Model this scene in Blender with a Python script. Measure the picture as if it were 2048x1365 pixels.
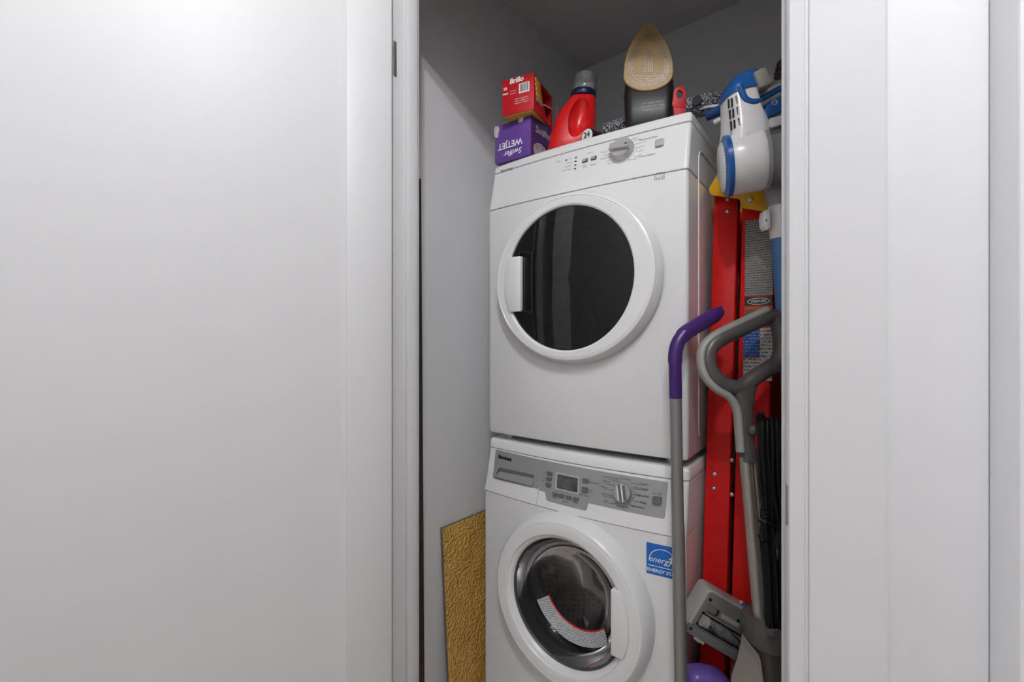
import bpy, bmesh, math, random
from mathutils import Vector, Matrix
random.seed(7)
PI = math.pi
for o in list(bpy.data.objects): bpy.data.objects.remove(o)
scene = bpy.context.scene
COL = scene.collection

# ------------------------------------------------------------------ camera, light, exposure
FPX, CX, CY = 922.6, 1024.0, 682.5          # focal length and principal point of the 2048x1365 photo
CAMZ, YAW = 1.147, math.radians(39.69)      # camera height; closet axes are world X / Y, the camera is turned left
CA, SA = math.cos(YAW), math.sin(YAW)
cam_d = bpy.data.cameras.new('camera'); cam_d.sensor_width = 36; cam_d.lens = 36 * FPX / 2048; cam_d.clip_start = 0.02
cam = bpy.data.objects.new('camera', cam_d); COL.objects.link(cam)
cam.location = (0, 0, CAMZ); cam.rotation_euler = (PI / 2, 0, YAW); scene.camera = cam
w = bpy.data.worlds.new('world'); scene.world = w; w.use_nodes = True
w.node_tree.nodes['Background'].inputs[0].default_value = (0.9, 0.95, 1, 1)
w.node_tree.nodes['Background'].inputs[1].default_value = 0.0
BULB = 900.0                                # emission of the two hall bulbs
vs = scene.view_settings
vs.view_transform = 'Standard'; vs.look = 'None'; vs.gamma = 1; vs.use_curve_mapping = False
vs.exposure = -0.05

# ------------------------------------------------------------------ pixel helpers
def ray(px, py):
    r = (px - CX) / FPX
    return Vector((CA * r - SA, SA * r + CA, (CY - py) / FPX))
def at_depth(px, py, d): return Vector((0, 0, CAMZ)) + ray(px, py) * d
def on_u(px, py, u): d = ray(px, py); return Vector((0, 0, CAMZ)) + d * (u / d.x)
def on_v(px, py, v): d = ray(px, py); return Vector((0, 0, CAMZ)) + d * (v / d.y)

class Frame:
    """a local frame: X right, Y away, Z up, turned by yaw about Z"""
    def __init__(s, o, yaw): s.o = Vector(o); s.yaw = yaw; s.R = Matrix.Rotation(yaw, 3, 'Z'); s.Ri = s.R.transposed()
    def px(s, px, py, y=0.0):
        o = s.Ri @ (Vector((0, 0, CAMZ)) - s.o); d = s.Ri @ ray(px, py)
        f = y if callable(y) else (lambda a, b: y)
        yy = 0.0
        for _ in range(12):
            k = (yy - o.y) / d.y; p = o + d * k; yy = f(p.x, p.z)
        return p
    def xz(s, px, py, y=0.0): p = s.px(px, py, y); return (p.x, p.z)
    def poly(s, pts, y=0.0): return [s.xz(a, b, y) for a, b in pts]
    def loc(s, wpt): return s.Ri @ (Vector(wpt) - s.o)

# ------------------------------------------------------------------ materials
def mat(name, col, rough=0.5, metal=0.0, noise=0.03, nscale=30.0, bump=0.0, bscale=200.0, coat=0.0, spec=0.5, trans=0.0, ior=1.45, alpha=1.0):
    m = bpy.data.materials.new(name); m.use_nodes = True; nt = m.node_tree
    b = nt.nodes['Principled BSDF']
    b.inputs['Roughness'].default_value = rough; b.inputs['Metallic'].default_value = metal
    b.inputs['Coat Weight'].default_value = coat; b.inputs['Coat Roughness'].default_value = 0.05
    b.inputs['Specular IOR Level'].default_value = spec; b.inputs['Transmission Weight'].default_value = trans
    b.inputs['IOR'].default_value = ior
    tc = nt.nodes.new('ShaderNodeTexCoord')
    nz = nt.nodes.new('ShaderNodeTexNoise'); nz.inputs['Scale'].default_value = nscale; nz.inputs['Detail'].default_value = 4
    nt.links.new(tc.outputs['Object'], nz.inputs['Vector'])
    cr = nt.nodes.new('ShaderNodeValToRGB')
    c0 = [max(0, c * (1 - noise)) for c in col]; c1 = [min(1, c * (1 + noise)) for c in col]
    cr.color_ramp.elements[0].color = (*c0, 1); cr.color_ramp.elements[1].color = (*c1, 1)
    cr.color_ramp.elements[0].position = 0.3; cr.color_ramp.elements[1].position = 0.7
    nt.links.new(nz.outputs['Fac'], cr.inputs['Fac']); nt.links.new(cr.outputs['Color'], b.inputs['Base Color'])
    if bump > 0:
        n2 = nt.nodes.new('ShaderNodeTexNoise'); n2.inputs['Scale'].default_value = bscale; n2.inputs['Detail'].default_value = 3
        nt.links.new(tc.outputs['Object'], n2.inputs['Vector'])
        bp = nt.nodes.new('ShaderNodeBump'); bp.inputs['Strength'].default_value = bump; bp.inputs['Distance'].default_value = 0.002
        nt.links.new(n2.outputs['Fac'], bp.inputs['Height']); nt.links.new(bp.outputs['Normal'], b.inputs['Normal'])
    return m

def mat_print(name, base, ink, line=0.0042, word=260.0, cover=0.5, rough=0.45):
    """flat print: lines of small illegible words, as printed on a sticker"""
    m = mat(name, base, rough); nt = m.node_tree; b = nt.nodes['Principled BSDF']
    src = b.inputs['Base Color'].links[0].from_socket
    tc = nt.nodes.new('ShaderNodeTexCoord'); sp = nt.nodes.new('ShaderNodeSeparateXYZ'); nt.links.new(tc.outputs['Object'], sp.inputs[0])
    def M(op, a, b_=None):
        n = nt.nodes.new('ShaderNodeMath'); n.operation = op
        for i, v in enumerate((a, b_)):
            if v is None: continue
            if isinstance(v, (int, float)): n.inputs[i].default_value = v
            else: nt.links.new(v, n.inputs[i])
        return n.outputs[0]
    zl = M('DIVIDE', sp.outputs[2], line); fr = M('FRACT', zl); row = M('FLOOR', zl)
    on = M('GREATER_THAN', fr, 0.48)
    xy = M('ADD', sp.outputs[0], sp.outputs[1])
    cb = nt.nodes.new('ShaderNodeCombineXYZ'); nt.links.new(M('MULTIPLY', xy, word), cb.inputs[0]); nt.links.new(M('MULTIPLY', row, 7.31), cb.inputs[1])
    nt.links.new(M('MULTIPLY', fr, 1.2), cb.inputs[2])
    nz = nt.nodes.new('ShaderNodeTexNoise'); nz.inputs['Scale'].default_value = 1.6; nz.inputs['Detail'].default_value = 2
    nt.links.new(cb.outputs[0], nz.inputs['Vector'])
    f = M('MULTIPLY', on, M('GREATER_THAN', nz.outputs['Fac'], cover))
    mx = nt.nodes.new('ShaderNodeMix'); mx.data_type = 'RGBA'; nt.links.new(f, mx.inputs['Factor'])
    nt.links.new(src, mx.inputs['A']); mx.inputs['B'].default_value = (*ink, 1)
    nt.links.new(mx.outputs['Result'], b.inputs['Base Color'])
    return m

def mat_glass(name, tint, refl=1.0, rough=0.02, haze=0.0):
    """thin tinted pane: tinted transparency plus a Fresnel reflection"""
    m = bpy.data.materials.new(name); m.use_nodes = True; nt = m.node_tree; nt.nodes.clear()
    out = nt.nodes.new('ShaderNodeOutputMaterial'); tr = nt.nodes.new('ShaderNodeBsdfTransparent'); gl = nt.nodes.new('ShaderNodeBsdfGlossy')
    fr = nt.nodes.new('ShaderNodeFresnel'); mx = nt.nodes.new('ShaderNodeMixShader')
    tr.inputs[0].default_value = (*tint, 1); gl.inputs['Roughness'].default_value = rough; fr.inputs['IOR'].default_value = 1.5
    ml = nt.nodes.new('ShaderNodeMath'); ml.operation = 'MULTIPLY'; ml.inputs[1].default_value = refl; nt.links.new(fr.outputs[0], ml.inputs[0])
    if haze > 0:                            # slightly cloudy plastic
        df = nt.nodes.new('ShaderNodeBsdfDiffuse'); df.inputs[0].default_value = (0.8, 0.8, 0.8, 1); m2 = nt.nodes.new('ShaderNodeMixShader'); m2.inputs[0].default_value = haze
        nt.links.new(tr.outputs[0], m2.inputs[1]); nt.links.new(df.outputs[0], m2.inputs[2]); base = m2
    else: base = tr
    nt.links.new(ml.outputs[0], mx.inputs[0]); nt.links.new(base.outputs[0], mx.inputs[1]); nt.links.new(gl.outputs[0], mx.inputs[2])
    nt.links.new(mx.outputs[0], out.inputs[0]); return m

def mat_emit(name, col, s):
    m = bpy.data.materials.new(name); m.use_nodes = True
    b = m.node_tree.nodes['Principled BSDF']; b.inputs['Base Color'].default_value = (*col, 1)
    b.inputs['Emission Color'].default_value = (*col, 1); b.inputs['Emission Strength'].default_value = s; return m

M = {}
M['wall'] = mat('wall_paint', (0.74, 0.74, 0.75), 0.42, noise=0.012, nscale=6, bump=0.05, bscale=120)
M['ceil'] = mat('ceiling_paint', (0.68, 0.66, 0.65), 0.8, noise=0.01, nscale=6, bump=0.1, bscale=150)
M['trim'] = mat('trim_paint', (0.70, 0.70, 0.705), 0.38, noise=0.01, nscale=8, bump=0.02, bscale=80)
M['door'] = mat('door_paint', (0.70, 0.70, 0.705), 0.42, noise=0.01, nscale=5, bump=0.02, bscale=60)
M['floor'] = mat('floor_wood', (0.58, 0.51, 0.44), 0.45, noise=0.15, nscale=9)
M['steel'] = mat('brushed_steel', (0.50, 0.50, 0.50), 0.35, 0.9)
M['enamel'] = mat('white_enamel', (0.80, 0.80, 0.80), 0.14, noise=0.008, coat=0.5)
M['plast_w'] = mat('white_plastic', (0.80, 0.80, 0.80), 0.28, noise=0.008)
M['seam'] = mat('inner_frame_plastic', (0.45, 0.45, 0.45), 0.6)
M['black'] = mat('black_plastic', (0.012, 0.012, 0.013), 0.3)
M['blackmat'] = mat('matt_black_plastic', (0.02, 0.02, 0.02), 0.6)
M['silver'] = mat('silver_plastic', (0.55, 0.54, 0.53), 0.3, 0.4)
M['fascia'] = mat('grey_fascia', (0.36, 0.36, 0.36), 0.38, 0.25, noise=0.03, nscale=80)
M['fascia_d'] = mat('dark_grey_plastic', (0.13, 0.13, 0.13), 0.35)
M['lcd'] = mat('lcd_panel', (0.075, 0.08, 0.078), 0.12, noise=0.5, nscale=45)
M['ink'] = mat('dark_ink', (0.10, 0.10, 0.10), 0.6)
M['inkl'] = mat('grey_ink', (0.28, 0.28, 0.28), 0.6)
M['inkw'] = mat('white_ink', (0.82, 0.82, 0.82), 0.5)
M['dglass'] = mat_glass('tinted_door_glass', (0.34, 0.34, 0.35), 1.5)
M['wglass'] = mat_glass('clear_bowl_glass', (0.62, 0.63, 0.63), 0.6)
M['clear'] = mat_glass('clear_plastic', (0.90, 0.90, 0.90), rough=0.08, haze=0.22)
M['drum'] = mat('drum_steel', (0.55, 0.55, 0.55), 0.13, 0.95, noise=0.1, nscale=20)
M['drumd'] = mat('dryer_drum_coating', (0.5, 0.48, 0.48), 0.4, 0.2)
M['rubber'] = mat('grey_rubber_gasket', (0.07, 0.07, 0.072), 0.32)
# ------------------------------------------------------------------ mesh helpers
def bm_new(verts, faces):
    bm = bmesh.new(); vs_ = [bm.verts.new(v) for v in verts]
    for f in faces:
        try: bm.faces.new([vs_[i] for i in f])
        except ValueError: pass
    return bm
def link(name, bm, m, parent=None, smooth=35):
    bmesh.ops.recalc_face_normals(bm, faces=bm.faces)
    me = bpy.data.meshes.new(name); bm.to_mesh(me); bm.free()
    if smooth:
        for p in me.polygons: p.use_smooth = True
        me.set_sharp_from_angle(angle=math.radians(smooth))
    if m: me.materials.append(M[m] if isinstance(m, str) else m)
    o = bpy.data.objects.new(name, me); COL.objects.link(o)
    if parent: o.parent = parent
    return o
def tag(o, label, cat=None, group=None):
    o['label'] = label
    if cat: o['category'] = cat
    if group: o['group'] = group
    return o
def thing(name, label, cat, F, group=None):
    o = bpy.data.objects.new(name, None); COL.objects.link(o); o.empty_display_size = 0.05
    o.location = F.o; o.rotation_euler = (0, 0, F.yaw); return tag(o, label, cat, group)
def structure(o): o['kind'] = 'structure'; return o
def join(*bms):
    out = bmesh.new()
    for b in bms:
        me = bpy.data.meshes.new('tmp'); b.to_mesh(me); b.free(); out.from_mesh(me); bpy.data.meshes.remove(me)
    return out
def bevel(bm, r, seg=2, ang=30):
    if r <= 0: return bm
    bm.normal_update()
    es = [e for e in bm.edges if len(e.link_faces) == 2 and e.calc_face_angle(0) > math.radians(ang)]
    bmesh.ops.bevel(bm, geom=es, offset=r, segments=seg, profile=0.5, affect='EDGES', clamp_overlap=True); return bm
def box(x0, x1, y0, y1, z0, z1, r=0.0, seg=2):
    v = [(x, y, z) for z in (z0, z1) for y in (y0, y1) for x in (x0, x1)]
    return bevel(bm_new(v, [(0, 2, 3, 1), (4, 5, 7, 6), (0, 1, 5, 4), (2, 6, 7, 3), (0, 4, 6, 2), (1, 3, 7, 5)]), r, seg)
def fillet(poly, r, n=5):
    out = []; N = len(poly)
    for i in range(N):
        ri = r[i] if isinstance(r, (list, tuple)) else r
        p = Vector(poly[i]); a = Vector(poly[i - 1]) - p; b = Vector(poly[(i + 1) % N]) - p
        t = min(ri, a.length * 0.48, b.length * 0.48)
        if t <= 1e-6: out.append(tuple(p)); continue
        A = p + a.normalized() * t; B = p + b.normalized() * t
        for k in range(n + 1):
            s = k / n; out.append(tuple(A * (1 - s) ** 2 + p * 2 * s * (1 - s) + B * s * s))
    return out
def smoothpoly(pts, n=6, closed=True):
    """Catmull-Rom through points of any dimension"""
    P_ = [Vector(p) for p in pts]; N = len(P_); out = []
    rng = range(N) if closed else range(N - 1)
    for i in rng:
        if closed: p0, p1, p2, p3 = P_[i - 1], P_[i], P_[(i + 1) % N], P_[(i + 2) % N]
        else: p0, p1, p2, p3 = P_[max(i - 1, 0)], P_[i], P_[i + 1], P_[min(i + 2, N - 1)]
        for k in range(n):
            t = k / n
            out.append(0.5 * ((2 * p1) + (p2 - p0) * t + (2 * p0 - 5 * p1 + 4 * p2 - p3) * t * t + (3 * p1 - p0 - 3 * p2 + p3) * t ** 3))
    if not closed: out.append(P_[-1])
    return out
def slab(poly, y0, y1, r=0.0, seg=2):
    """polygon in X-Z pushed from y0 to y1"""
    n = len(poly); v = [(p[0], y0, p[1]) for p in poly] + [(p[0], y1, p[1]) for p in poly]
    f = [tuple(range(n)), tuple(range(2 * n - 1, n - 1, -1))] + [(i, i + n, (i + 1) % n + n, (i + 1) % n) for i in range(n)]
    return bevel(bm_new(v, f), r, seg)
def loft(rings, cap=True, close=False):
    n = len(rings[0]); v = [tuple(p) for r in rings for p in r]; f = []; m = len(rings)
    for j in range(m if close else m - 1):
        a, b = j * n, ((j + 1) % m) * n
        for i in range(n): f.append((a + i, a + (i + 1) % n, b + (i + 1) % n, b + i))
    if cap and not close: f += [tuple(range(n)), tuple(range((m - 1) * n, m * n))]
    return bm_new(v, f)
def lathe(prof, c=(0, 0, 0), axis=(0, 0, 1), n=48, cap=True, close=False):
    """profile of (radius, height along axis)"""
    ax = Vector(axis).normalized(); q = Vector((0, 0, 1)).rotation_difference(ax).to_matrix(); c = Vector(c)
    rings = [[c + q @ Vector((r * math.cos(2 * PI * i / n), r * math.sin(2 * PI * i / n), h)) for i in range(n)] for r, h in prof]
    return loft(rings, cap, close)
def tube(pts, rad, n=14, flat=1.0, up=None, cap=True, close=False):
    """tube along 3-D points; rad a number or list; flat squeezes it along the second axis"""
    P_ = [Vector(p) for p in pts]; N = len(P_); rings = []; prev = None
    for i in range(N):
        if close: t = P_[(i + 1) % N] - P_[i - 1]
        else: t = P_[min(i + 1, N - 1)] - P_[max(i - 1, 0)]
        t.normalize()
        if up is not None: a = Vector(up) - t * t.dot(Vector(up))
        elif prev is None: a = t.orthogonal()
        else: a = prev - t * t.dot(prev)
        a.normalize(); prev = a; b = t.cross(a); r = rad[i] if isinstance(rad, (list, tuple)) else rad
        rings.append([P_[i] + (a * math.cos(2 * PI * k / n) * flat + b * math.sin(2 * PI * k / n)) * r for k in range(n)])
    return loft(rings, cap, close)
def ball(c, r, n=16):
    bm = bmesh.new(); bmesh.ops.create_uvsphere(bm, u_segments=n, v_segments=n // 2, radius=1)
    rr = r if isinstance(r, (tuple, list)) else (r, r, r)
    for v in bm.verts: v.co = Vector((v.co.x * rr[0] + c[0], v.co.y * rr[1] + c[1], v.co.z * rr[2] + c[2]))
    return bm
def conform(poly, surf, t0, t1, step=0.02):
    """plate cut out of polygon (x,z), following surface y = surf(x,z); t0 / t1 = how far proud (towards -y)"""
    bm = bm_new([(p[0], 0, p[1]) for p in poly], [tuple(range(len(poly)))])
    xs = [p[0] for p in poly]; x = math.floor(min(xs) / step) * step + step
    while x < max(xs):
        bmesh.ops.bisect_plane(bm, geom=bm.verts[:] + bm.edges[:] + bm.faces[:], plane_co=(x, 0, 0), plane_no=(1, 0, 0)); x += step
    top = [(v.co.x, surf(v.co.x, v.co.z) - t1, v.co.z) for v in bm.verts]; bot = [(v.co.x, surf(v.co.x, v.co.z) - t0, v.co.z) for v in bm.verts]
    bm.verts.index_update(); n = len(top); f = [[v.index for v in q.verts] for q in bm.faces]
    fs = [tuple(q) for q in f] + [tuple(i + n for i in reversed(q)) for q in f]
    for e in bm.edges:
        if len(e.link_faces) == 1: a, b = e.verts[0].index, e.verts[1].index; fs.append((a, b, b + n, a + n))
    bm.free(); return bm_new(top + bot, fs)
def text(body, size, fn, italic=0.0, align='CENTER', res=2, bold=0.0):
    """lettering as a flat mesh; fn maps (x, z) of the text plane to a 3-D point"""
    cu = bpy.data.curves.new('t', 'FONT'); cu.body = body; cu.size = size; cu.align_x = align; cu.align_y = 'CENTER'
    cu.resolution_u = res; cu.shear = italic; cu.offset = bold
    o = bpy.data.objects.new('t', cu); me = o.to_mesh(); bm = bmesh.new(); bm.from_mesh(me); o.to_mesh_clear()
    bpy.data.objects.remove(o); bpy.data.curves.remove(cu)
    for v in bm.verts: v.co = Vector(fn(v.co.x, v.co.y))
    return bm
def boolean(o, cutter_bm):
    c = link('cutter', cutter_bm, None, None, 0); md = o.modifiers.new('b', 'BOOLEAN'); md.object = c; md.solver = 'EXACT'
    if o.parent: c.parent = o.parent
    c.matrix_basis = o.matrix_basis.copy()
    bpy.context.view_layer.update()
    me = bpy.data.meshes.new_from_object(o.evaluated_get(bpy.context.evaluated_depsgraph_get()))
    o.modifiers.clear(); old = o.data; o.data = me; me.name = o.name; bpy.data.meshes.remove(old); bpy.data.objects.remove(c)
    for p in me.polygons: p.use_smooth = True
    me.set_sharp_from_angle(angle=math.radians(35)); return o
def dup(root, loc, rotz=None, parent=None):
    r = root.copy(); COL.objects.link(r)
    if parent: r.parent = parent
    r.location = loc
    if rotz is not None: r.rotation_euler = (0, 0, rotz)
    for ch in root.children:
        c = ch.copy(); COL.objects.link(c); c.parent = r
    return r

# ------------------------------------------------------------------ the setting
UL, VB, HC = -1.108, 1.849, 2.40            # closet left wall, back wall, ceiling
UR = -0.085                                 # closet right wall (inner face)
HH = 2.70                                   # hall ceiling
VF, VI = 0.677, 0.757                        # front wall: hall face, closet face
JL, JR, JH = -0.938, -0.1067, 2.125         # jamb faces and head
U0, U1, V0 = -2.6, 2.4, -0.85               # hall
structure(link('floor', box(U0, U1, V0, VB, -0.05, 0), 'floor'))
structure(link('ceiling', box(U0, U1, V0, VF, HH, HH + 0.05), 'ceil'))
structure(link('ceiling_closet', box(UL - 0.1, UR + 0.1, VI, VB + 0.1, HC, HC + 0.05), 'ceil'))
structure(link('wall_left', box(UL - 0.1, UL, VI, VB, 0, HC), 'wall'))
structure(link('wall_back', box(UL - 0.1, UR + 0.1, VB, VB + 0.1, 0, HC), 'wall'))
structure(link('wall_right', box(UR, UR + 0.1, VI, VB, 0, HC), 'wall'))
D2 = 0.075                                  # where the hall wall steps forward
structure(link('wall_front', join(box(U0, JL - 0.018, VF, VI, 0, HH), box(JR + 0.018, D2, VF, VI, 0, HH, 0.003),
                                  box(JL - 0.018, JR + 0.018, VF, VI, JH + 0.018, HH), bevel(loft([[(a, b, z) for a, b in ((D2, VF), (D2 + 0.0135, 0.636), (U1, 0.636), (U1, VI), (D2, VI))] for z in (0, HH)]), 0.002, 2, 20)), 'wall'))
structure(link('wall_hall_opposite', box(U0, U1, V0 - 0.1, V0, 0, HH), 'wall'))
structure(link('wall_hall_end', box(U0 - 0.1, U0, V0, VF, 0, HH), 'wall'))
structure(link('wall_hall_far_end', box(U1, U1 + 0.1, V0, VF, 0, HH), 'wall'))
# jambs with door stops
for i, (a, sgn) in enumerate(((JL, 1), (JR, -1)), 1):
    b = join(box(min(a, a - sgn * 0.018), max(a, a - sgn * 0.018), VF - 0.001, VI + 0.001, 0, JH + 0.018, 0.0015),
             box(min(a, a + sgn * 0.012), max(a, a + sgn * 0.012), 0.714, 0.744, 0, JH, 0.0025))
    t = structure(link('trim_%d' % i, b, 'trim'))
    if sgn < 0:                             # groove line and strike plate of the latch side
        link('weather_seal', tube([(a - 0.0045, 0.7125, 0.01), (a - 0.0045, 0.7125, JH - 0.01)], 0.0025, 8), 'trim', t)
        zc = 0.938
        pl = fillet([(VF + 0.004, zc - 0.029), (VF + 0.03, zc - 0.029), (VF + 0.03, zc + 0.029), (VF + 0.004, zc + 0.029)], 0.004)
        sb = bm_new([(a - 0.0015, p[0], p[1]) for p in pl] + [(a + 0.001, p[0], p[1]) for p in pl],
                    [tuple(range(len(pl))), tuple(range(2 * len(pl) - 1, len(pl) - 1, -1))] + [(k, (k + 1) % len(pl), (k + 1) % len(pl) + len(pl), k + len(pl)) for k in range(len(pl))])
        rings = []
        for k in range(9):                  # the curved lip that wraps the jamb corner towards the hall
            s = k / 8 * PI / 2; u = a - 0.0015 + 0.0085 * (1 - math.cos(s)); v = VF + 0.004 - 0.0085 * math.sin(s); h = 0.026 - 0.006 * (k / 8) ** 2
            rings.append([(u, v, zc - h), (u, v, zc + h), (u + 0.0016, v + 0.0008, zc + h), (u + 0.0016, v + 0.0008, zc - h)])
        link('strike_plate', join(sb, loft(rings)), 'steel', t)['label'] = 'curved steel strike plate'
structure(link('trim_3', join(box(JL, JR, VF - 0.001, VI + 0.001, JH, JH + 0.018), box(JL, JR, 0.714, 0.748, JH - 0.012, JH, 0.002)), 'trim'))
# casings
def casing_profile(a, sgn):
    pr = [(0, 0.0), (0, 0.011), (0.002, 0.0125), (0.017, 0.0135), (0.0185, 0.0115), (0.0215, 0.0115), (0.023, 0.016), (0.094, 0.016), (0.0965, 0.014), (0.0965, 0.0)]
    return [(a + sgn * p, VF - q) for p, q in pr]
for i, (a, sgn, n) in enumerate(((JR + 0.004, 1, 4), (JL - 0.006, -1, 5))):
    pr = casing_profile(a, sgn)
    structure(link('trim_%d' % n, loft([[(p[0], p[1], 0) for p in pr], [(p[0], p[1], JH + 0.1) for p in pr]]), 'trim', smooth=20))
structure(link('trim_6', box(JL - 0.1, JR + 0.1, VF - 0.016, VF, JH + 0.005, JH + 0.1, 0.002), 'trim'))
# the open door of the closet: stiles, rails and a flat recessed panel, swung out into the hall
DW, DT, DH = 0.815, 0.035, 2.10
PH = math.radians(110)
d1 = bpy.data.objects.new('door_1', None); COL.objects.link(d1); structure(d1)
d1.location = (JL - 0.006, VF - 0.009, 0.012); d1.rotation_euler = (0, 0, -PH)
yb0, yb1 = 0.008, 0.043                     # local: X along the leaf, +Y the closet side face
SW = 0.105
link('stile', box(0.003, SW, yb0, yb1, 0, DH, 0.0015), 'door', d1)
link('stile', box(DW - SW, DW, yb0, yb1, 0, DH, 0.0015), 'door', d1)
link('rail', box(SW, DW - SW, yb0, yb1, DH - 0.12, DH, 0.0008), 'door', d1)
link('rail', box(SW, DW - SW, yb0, yb1, 0, 0.2, 0.0008), 'door', d1)
link('panel', box(SW - 0.005, DW - SW + 0.005, yb0 + 0.009, yb1 - 0.009, 0.195, DH - 0.115), 'door', d1)
rx0, rx1, rz0, rz1 = SW, DW - SW, 0.2, DH - 0.12
def mould(y_out, y_in, ins):                # sloping moulding round the panel
    a = [(rx0, y_out, rz0), (rx1, y_out, rz0), (rx1, y_out, rz1), (rx0, y_out, rz1)]
    b = [(rx0 + ins, y_in, rz0 + ins), (rx1 - ins, y_in, rz0 + ins), (rx1 - ins, y_in, rz1 - ins), (rx0 + ins, y_in, rz1 - ins)]
    c = [(rx0, y_in, rz0), (rx1, y_in, rz0), (rx1, y_in, rz1), (rx0, y_in, rz1)]
    return loft([a, b, c], cap=False, close=True)
link('panel_moulding', mould(yb1 - 0.0005, yb1 - 0.0095, 0.011), 'door', d1, smooth=10)
link('panel_moulding', mould(yb0 + 0.0005, yb0 + 0.0095, 0.011), 'door', d1, smooth=10)
for hz in (0.25, 1.823):
    kn = [lathe([(0.0, -0.044), (0.0055, -0.044), (0.0055, 0.044), (0.0, 0.044)], (0, 0, hz), n=14), lathe([(0, 0.044), (0.004, 0.044), (0.003, 0.05), (0, 0.051)], (0, 0, hz), n=12)]
    kn.append(box(0.0, 0.0032, 0.002, 0.034, hz - 0.043, hz + 0.043, 0.0005))
    h = link('hinge', join(*kn), 'steel', d1)
for hz in (0.262, 1.835):            # jamb leaves of the hinges
    link('hinge_leaf', box(JL - 0.0005, JL + 0.0018, VF + 0.001, VF + 0.0105, hz - 0.043, hz + 0.043, 0.0008), 'steel', bpy.data.objects['trim_1'])

# ------------------------------------------------------------------ hall lights
def ceiling_light(u, v, ang, label, strength, sep):
    F = Frame((u, v, HH), ang); t = thing('ceiling_light_offscreen', label, 'ceiling light', F)
    link('base_plate', box(-sep - 0.06, sep + 0.06, -0.045, 0.045, -0.018, 0.0, 0.006), 'trim', t)
    for s in (-1, 1):
        link('socket', lathe([(0, -0.016), (0.020, -0.016), (0.018, -0.035), (0, -0.035)], (s * sep, 0, 0), n=16), 'trim', t)
        link('hall_side_bulb_offscreen' if s < 0 else 'closet_side_bulb_offscreen', ball((s * sep, 0, -0.060), 0.030, 20), mat_emit('bulb_glow', (0.98, 0.985, 1.0), strength), t)
    return t
ceiling_light(0.265, -0.315, math.atan2(0.21, -0.33), 'white bar-shaped two-bulb ceiling light in the hall before the closet', BULB, 0.195)

# ------------------------------------------------------------------ dryer and washer
MY = math.radians(3.24); MW = 0.595
FD = Frame((-0.9613, 1.0451, 0.8655), MY)
def plan(bow, ins, z, lean, depth=0.58, rc=0.012):
    pts = []; n = 28
    for i in range(n + 1):
        x = MW * i / n; pts.append((x, -bow * (1 - (2 * x / MW - 1) ** 2)))
    poly = pts + [(MW, depth), (0, depth)]
    rr = [0.0] * len(poly); rr[0] = rr[n] = rc; rr[-1] = rr[-2] = 0.01
    poly = fillet(poly, rr, 5); out = []
    for x, y in poly:
        wgt = max(0.0, 1 - max(y, 0) / 0.2)
        x = MW / 2 + (x - MW / 2) * (1 - 2 * ins / MW); y = depth / 2 + (y - depth / 2) * (1 - 2 * ins / depth)
        out.append((x, y + lean * wgt, z))
    return out
def bowf(bow): return lambda x: -bow * (1 - (2 * x / MW - 1) ** 2)

# ---- dryer
dryer = thing('tumble_dryer', 'white front-loading tumble dryer with dark round window, stacked on the washer', 'dryer', FD)
BD = 0.014; bd = bowf(BD); ZS, ZL, ZT = 0.6795, 0.8005, 0.8275
def leanD(z): return 0.026 * max(0.0, min(1.0, (z - ZS) / (ZL - ZS)))
body = link('body', loft([plan(BD, 0.012, 0, 0), plan(BD, 0.003, 0.004, 0), plan(BD, 0, 0.012, 0), plan(BD, 0, ZS - 0.002, 0), plan(BD, 0.0015, ZS, 0)]), 'enamel', dryer)
link('inner_frame', loft([plan(BD, 0.006, ZS - 0.004, 0), plan(BD, 0.006, ZL + 0.004, 0.026)]), 'seam', dryer)
link('control_panel', loft([plan(BD, 0.0012, ZS + 0.0026, 0.0008), plan(BD, 0, ZS + 0.004, 0.001), plan(BD, 0, ZS + 0.06, leanD(ZS + 0.06)), plan(BD, 0, ZL - 0.0022, 0.0256), plan(BD, 0.001, ZL - 0.0012, 0.026)]), 'enamel', dryer)
link('top_lid', loft([plan(BD, 0.001, ZL + 0.0012, 0.026), plan(BD, 0, ZL + 0.0022, 0.0262), plan(BD, 0, ZT - 0.007, 0.0285), plan(BD, 0.002, ZT - 0.002, 0.03), plan(BD, 0.006, ZT, 0.031)]), 'enamel', dryer)
for fx in (0.045, 0.55):
    for fy in (0.05, 0.52): link('foot', lathe([(0.0, -0.0149), (0.021, -0.0149), (0.021, -0.006), (0.014, 0.001), (0, 0.001)], (fx, fy, 0), n=20), 'silver', dryer)
# embossed outline on the right side sheet
sp = fillet([(0.09, 0.04), (0.5, 0.04), (0.5, 0.755), (0.09, 0.755)], 0.03, 8)
link('side_emboss', tube([(MW, p[0], p[1]) for p in sp], 0.0022, 6, close=True), 'enamel', dryer)

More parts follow.
